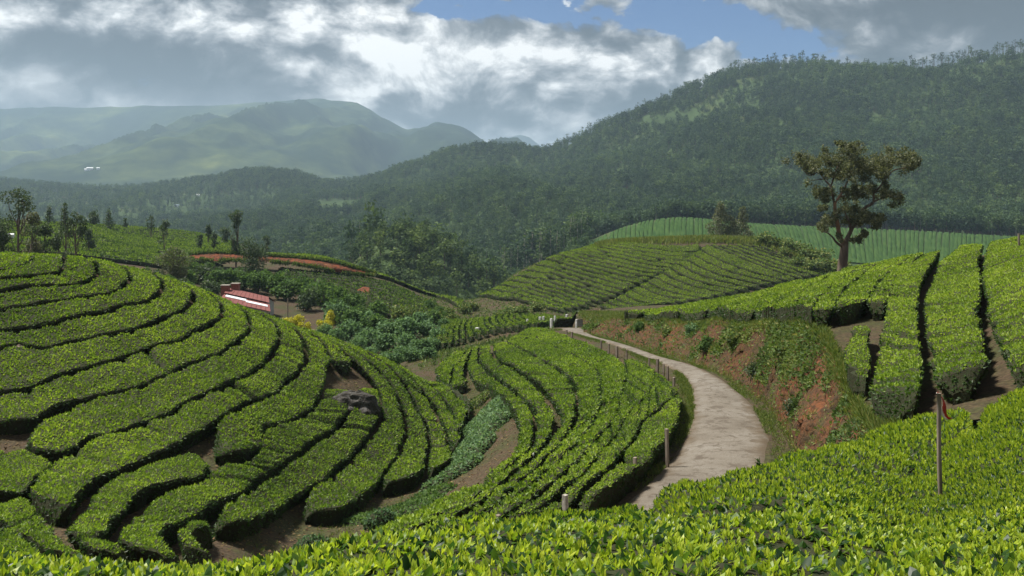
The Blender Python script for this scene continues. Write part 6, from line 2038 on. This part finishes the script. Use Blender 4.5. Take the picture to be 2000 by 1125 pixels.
dome('bush', 'small dark bush at the foot of the weed patch', 742, 28.4, .5, .45, .5, MAT['creeper'], 340, .10, (0.2, .15), group=GW)
dome('bush', 'green bush on the gully floor right above the creeper', 940, 51.5, .8, 1.2, .45, MAT['veg_bank'], 260, .12, group=GW)

# ---------------------------------------------------------------- weeds on the bank, grass along paths
def road_mask(P):
    """True where a point is off the road"""
    L = resample(img_line(road_l, LOW, 17, 100, 0, 80, 5), 90); R = resample(img_line(road_r, LOW, 17, 100, 0, 80, 4), 90)
    C = (L + R) / 2
    w = np.linalg.norm(L - R, axis=1) / 2
    out = np.ones(len(P), bool)
    for k in range(0, len(P), 20000):
        q = P[k:k + 20000, None, :2] - C[None]
        d = np.hypot(q[..., 0], q[..., 1])
        j = d.argmin(1)
        out[k:k + 20000] = d[np.arange(len(j)), j] > w[j] * 0.93 + 0.02
    return out


def tufts(name, label, P, N, mat, ls, tint, spread=0.6, w=0.06, up=1.0, blades_per=5, parent=None):
    n = len(P)
    P = np.repeat(P, blades_per, 0) + RNG.normal(0, 0.35, (n * blades_per, 3)) * np.array([1, 1, 0.1]) * ls * 0.5
    m = len(P)
    A = unit(np.array([0, 0, up]) + rand_unit(m) * spread + np.repeat(N, blades_per, 0) * 0.3)
    co, f = leaf_quads(P, A, rand_unit(m), ls * RNG.uniform(0.5, 1.3, m), w, 0.02)
    o = mesh_np(name, co, [f], mat, parent, attrs={'tint': np.repeat(np.clip(RNG.normal(tint[0], tint[1], m), 0, 1), 4)})
    tag(o, label, None, None, 'stuff')
    CLIP['tri'] += 2 * m


def bank_weeds():
    co = BANK[:, :]
    mask = fbm(co[:-1, :-1, 0] * 0.42, co[:-1, :-1, 1] * 0.30, co[:-1, :-1, 2] * 0.7, 3, seed=171)
    sgrid = np.linspace(-0.08, 1.10, co.shape[1])[:-1][None]
    bpx = 1000 + F * co[:-1, :-1, 0] / co[:-1, :-1, 1]
    leafy = np.clip((mask - 0.15 + 0.34 * (sgrid - 0.4) + 0.16 * np.clip((bpx - 1330) / 250, -1, 1)) * 6, 0.05, 1)
    P, N, i, j = scatter_grid(co, 230, leafy)
    N = np.where((N[:, 1:2] > 0.2), -N, N)
    N = np.where(N[:, 2:3] < -0.2, -N, N)
    n = len(P)
    A = unit(rand_unit(n) + N * 0.6 + np.array([0, 0, 0.25]))
    big = 0.5 + 0.5 * fbm(P[:, 0] * .8, P[:, 1] * .8, P[:, 2], seed=177)
    s = (0.06 + 0.0017 * P[:, 1]) * RNG.uniform(.6, 1.4, n) * (0.8 + 0.6 * big)
    c2, f2 = leaf_quads(P + N * (0.02 + 0.30 * np.clip(big - 0.45, 0, 1) * RNG.random(n))[:, None], A, unit(N + rand_unit(n) * .6), s, 0.30)
    t = np.clip(0.42 + 0.5 * fbm(P[:, 0] * .5 + 9, P[:, 1] * .5, P[:, 2] * .5, seed=181) + RNG.normal(0, .16, n), 0, 1)
    o = mesh_np('bank_weeds', c2, [f2], MAT['veg_bank'], attrs={'tint': np.repeat(t, 4)})
    tag(o, 'weeds and ferns clothing the red earth bank beside the road', None, None, 'stuff')
    CLIP['tri'] += 2 * n
    # dry grass hanging from the top edge and growing at the foot
    top = (sgrid > 0.82) * 1.0 + (sgrid < 0.06) * 0.5 + 0.12
    P, N, i, j = scatter_grid(co, 44, np.broadcast_to(top, (co.shape[0] - 1, co.shape[1] - 1)))
    tufts('bank_grass', 'dry grass fringe along the bank top and foot', P, np.zeros_like(P) + [0, -0.4, 0], MAT['grass'], 0.22, (0.6, 0.28), 0.9, 0.05)


bank_weeds()
# bushes rooted in the bank
for k, (i_, j_, r, lab) in enumerate([(52, 14, .75, 'bush hanging on the red bank, nearest the gate'), (78, 12, .8, 'rounded bush on the red bank above the road cluster of posts'), (100, 15, .75, 'leafy bush high on the red bank at mid length'),
                                     (118, 9, .7, 'low bush on the red bank at mid length'), (136, 14, .8, 'largest leafy bush high on the bank above the road bend'), (150, 7, .6, 'bush near the foot of the bank at the road bend'),
                                     (166, 13, .65, 'bush on the bank just left of the small separate hedge'), (182, 6, .55, 'dark bush at the foot of the bank near the ditch')]):
    src = SHR[(0, 7, 3, 1, 7, 5, 8, 5)[k]]
    b_ = BANK[i_, j_]
    tag(copy_tree(src, (b_[0], b_[1], b_[2] - r * 0.45), RNG.uniform(0, 6), (r, r, r), lab, 'bushes on the bank'), cat='shrub')


def path_grass():
    n = 42000
    D = np.sqrt(RNG.uniform(18 ** 2, 100 ** 2, n)); px = RNG.uniform(-20, 1620, n)
    k = (px > 560) | (D < 50)
    px, D = px[k], D[k]
    xy = plan(px, D)
    dens = fbm(xy[:, 0] * .35, xy[:, 1] * .35, seed=191, octaves=3)
    gully = np.exp(-((px - np.interp(D, (24, 30, 36, 44, 52, 70, 90), (560, 690, 830, 930, 930, 880, 850))) / 90) ** 2)
    k = (dens + 0.9 * gully > RNG.random(len(px)) * 0.9)
    xy = xy[k]
    z = gz(xy[:, 0], xy[:, 1])
    P = np.concatenate([xy, z[:, None]], 1)
    P = P[road_mask(P)]
    tufts('path_grass', 'short wild grass on the gully floor, paths and road verges', P, np.zeros_like(P), MAT['grass'], 0.16, (0.42, 0.25), 0.9, 0.06, 1.0, 6)
    # grass on the raised ground and the crown of the far hill
    px = np.concatenate([RNG.uniform(1140, 1760, 3500)])
    D = d_edge(px) * RNG.uniform(0.99, 1.06, len(px))
    xy = plan(px, D); P = np.concatenate([xy, gz(xy[:, 0], xy[:, 1])[:, None]], 1)
    tufts('rim_grass', 'wild grass along the rim of the cutting', P, np.zeros_like(P), MAT['grass'], 0.26, (0.5, 0.25), 0.9, 0.05, 1.0, 6)
    px = RNG.uniform(1128, 1330, 3000)
    D = d_edge(px) * RNG.uniform(0.99, 1.35, len(px))
    xy = plan(px, D); P = np.concatenate([xy, gz(xy[:, 0], xy[:, 1])[:, None]], 1)
    tufts('corner_grass', 'wild grass on the corner of the raised field by the gate', P, np.zeros_like(P), MAT['grass'], 0.3, (0.45, 0.25), 0.9, 0.07, 1.0, 5)
    px = RNG.uniform(1165, 1640, 6000)
    crest = np.interp(px, (1165, 1200, 1300, 1400, 1500, 1600, 1640), (198, 203, 207, 208, 205, 195, 190))
    D = crest + RNG.normal(2, 3.0, len(px))
    xy = plan(px, D); P = np.concatenate([xy, gz(xy[:, 0], xy[:, 1])[:, None]], 1)
    tufts('hilltop_grass', 'tall dry grass along the crown of the far hill', P, np.zeros_like(P), MAT['grass'], 1.25, (0.62, 0.22), 0.55, 0.09, 1.0, 4)


path_grass()


def verge_grass():
    L = resample(img_line(road_l, LOW, 17, 100, 0, 80, 5), 400); R = resample(img_line(road_r, LOW, 17, 100, 0, 80, 4), 400)
    out = (L - R) / np.linalg.norm(L - R, axis=1, keepdims=True)
    k = RNG.integers(0, 400, 15000)
    side = RNG.random(15000) < 0.5
    d = RNG.exponential(0.5, 15000) - 0.12
    patch = vnoise(k * 0.06, side * 9.0, seed=5)
    ok = (patch + 0.45 > RNG.random(15000) * 0.9) | (~side & (d > 0.25) & (RNG.random(15000) < 0.5))
    xy = np.where(side[:, None], L[k] + out[k] * d[:, None], R[k] - out[k] * d[:, None])[ok]
    P = np.concatenate([xy, (LOW.z(xy[:, 0], xy[:, 1]) + 0.01)[:, None]], 1)
    tufts('verge_grass', 'short grass along both edges of the pale road', P, np.zeros_like(P), MAT['grass'], 0.13, (0.4, 0.25), 1.0, 0.07, 1.0, 6)
    px = RNG.uniform(820, 1190, 10000); D = RNG.uniform(72, 190, 10000)
    ok = ((px < 1080) | (D > 100)) & ~((px > 845) & (D > 86) & (D < 130))
    px, D = px[ok], D[ok]
    xy = plan(px, D); P = np.concatenate([xy, gz(xy[:, 0], xy[:, 1])[:, None]], 1)
    P = P[road_mask(P)]
    tufts('meadow_grass', 'weedy grass between the terrace, thicket and far hill', P, np.zeros_like(P), MAT['veg_bank'], 0.38, (0.35, 0.25), 1.2, 0.14, 0.6, 4)


verge_grass()


def cut_grass():
    top = resample(np.array([pt(372, 497, 166), pt(420, 493, 166), pt(500, 497, 165), pt(580, 503, 164), pt(650, 511, 163), pt(700, 524, 162), pt(735, 534, 162)]), 900)
    bot = resample(np.array([pt(372, 505, 164), pt(420, 510, 163), pt(500, 510, 163), pt(560, 515, 162), pt(610, 522, 161), pt(670, 534, 161), pt(730, 538, 161)]), 900)
    k = RNG.integers(0, 900, 2600)
    u = np.where(RNG.random(2600) < 0.55, 1.0 + RNG.normal(0, .04, 2600), np.abs(RNG.normal(0, .10, 2600)))
    ok = (vnoise(k * 0.05, (u > 0.5) * 5.0, seed=8) > -0.45) | (u > 0.5)
    P = (bot[k] * (1 - u)[:, None] + top[k] * u[:, None])[ok] + [0, -0.25, 0]
    tufts('cut_grass', 'weeds fringing the red earth cut', P, np.zeros_like(P) + [0, -.5, 0], MAT['veg_bank'], 0.55, (0.35, 0.25), 1.2, 0.16, 0.5, 5)


cut_grass()


def litter():
    n = 30000
    D = np.sqrt(RNG.uniform(19 ** 2, 62 ** 2, n)); px = RNG.uniform(-30, 1320, n)
    xy = plan(px, D); P = np.concatenate([xy, (gz(xy[:, 0], xy[:, 1]) + 0.03)[:, None]], 1)
    P = P[road_mask(P)]
    n = len(P)
    co, f = leaf_quads(P, unit(rand_unit(n) * [1, 1, .2]), unit(rand_unit(n) * .5 + [0, 0, 1]), RNG.uniform(0.06, 0.15, n), 0.28)
    o = mesh_np('leaf_litter', co, [f], MAT['litter'], attrs={'tint': np.repeat(RNG.random(n), 4)})
    tag(o, 'dead leaves and prunings on the paths between the tea rows', None, None, 'stuff')


MAT['litter'] = leaf_mat('dead_leaf', ((0.0, (0.05, 0.032, 0.018)), (0.5, (0.13, 0.085, 0.045)), (0.8, (0.22, 0.16, 0.08)), (1.0, (0.09, 0.11, 0.03))), 0.15, 0.8, 0.1)
litter()
# a sapling poking out of the near rim
def sapling():
    D = 10.6
    x, y = (1484 - 1000) / F * D, D
    root = empty('sapling', (x, y, float(gz(x, y)) + 0.55)); tag(root, 'tiny leafy sapling sticking out of the near tea rim against the road', 'plant')
    Soup().tube([(0, 0, -0.5), (0.01, 0, 0.05), (-0.02, 0.01, 0.26)], [0.008, 0.006, 0.003], 5).build('stem', MAT['bark'], root)
    zz = RNG.uniform(0.03, 0.27, 26)
    P = np.stack([-0.02 * zz / 0.26, 0 * zz, zz], 1); d = rand_unit(26) * np.array([1, 1, .4])
    co, t3, q4 = blades(P, unit(d + [0, 0, .5]), rand_unit(26), RNG.uniform(0.04, 0.075, 26), -0.2, 0.25)
    mesh_np('leaves', co, [t3, q4], MAT['tea_near'], root, attrs={'tint': np.full(26 * 8, 0.18)})


sapling()

# ---------------------------------------------------------------- far buildings
MAT['pale_wall'] = plain_mat('pale_far_wall', (0.72, 0.74, 0.76), 0.9, 0.08, 0.5)
MAT['blue_roof'] = plain_mat('blue_grey_roof', (0.30, 0.36, 0.44), 0.7, 0.15, 0.5)


def far_house(px, py, w_, d_, h_, label, where='far', roof='pale_wall', rz=0.3, D=None, windows=0):
    if where == 'fixed':
        x, y, z = pt(px, py, D)
    elif where == 'far':
        D = float(FAR.hit(px, py, 260, 1900, 1.0)[0]); x, y = (px - 1000) / F * D, D; z = float(FAR.z(x, y))
    elif where == 'mountain':
        col = int(np.argmin(np.abs(1000 + F * MTN[:, 60, 0] / MTN[:, 60, 1] - px)))
        row = HY - F * MTN[col, :, 2] / MTN[col, :, 1]
        k = int(np.argmax(row <= py)); x, y, z = MTN[col, k]
    else:
        x, y = (px - 1000) / F * D, D; z = float(gz(x, y))
    root = empty('far_house', (x, y, z)); root.rotation_euler = (0, 0, rz)
    tag(root, label, 'house', 'far buildings')
    Soup().box((0, 0, h_ / 2 - 1), (w_, d_, h_ + 2)).build('wall', MAT['pale_wall'], root)
    r = Soup()
    slab(r, (-w_ * .55, -d_ * .62, h_ * .95), (w_ * .55, -d_ * .62, h_ * .95), (w_ * .55, 0, h_ + d_ * .28), (-w_ * .55, 0, h_ + d_ * .28), 0.25)
    slab(r, (-w_ * .55, d_ * .62, h_ * .95), (w_ * .55, d_ * .62, h_ * .95), (w_ * .55, 0, h_ + d_ * .28), (-w_ * .55, 0, h_ + d_ * .28), 0.25)
    r.build('roof', MAT[roof], root)
    for k in range(windows):
        Soup().box((w_ * (-.36 + .72 * k / max(windows - 1, 1)), -d_ / 2 - 0.05, h_ * .5), (w_ * .08, 0.15, h_ * .4)).build('window', MAT['dark_glass'], root)


far_house(178, 335, 17, 9, 6, 'long white block far off below the cloudy mountain', 'mountain')
far_house(166, 339, 8, 7, 4, 'low white building left of the long white block', 'mountain')
far_house(192, 337, 9, 7, 4, 'small white building right of the long white block', 'mountain')
far_house(345, 403, 7, 4, 3, 'white house with a blue-grey roof on the middle hillside', roof='blue_roof', windows=3)
far_house(387, 382, 5, 3.5, 2.6, 'small white hut near the top of the middle hillside')
far_house(92, 388, 6, 4, 2.6, 'white hut low on the sunlit far slope at the left')
far_house(251, 384, 6, 4, 2.6, 'white hut in the middle of the sunlit far slope')
far_house(774, 480, 2.2, 1.8, 1.6, 'small white hut above the wooded mound, left one', 'fixed', D=425)
far_house(815, 480, 2.4, 2.0, 1.8, 'small white hut above the wooded mound, right one', 'fixed', D=425)
far_house(968, 541, 4.5, 2.5, 1.3, 'blue-grey roofed shed at the valley bottom by the far hill', roof='blue_roof')
far_house(1333, 421, 2.6, 2.2, 1.8, 'tiny white hut at the top corner of the valley tea field')
far_house(22, 470, 0.9, 0.7, 1.5, 'small white shrine-like hut among the trees behind the left hill', 'near', D=165)
print('TRIS', CLIP)
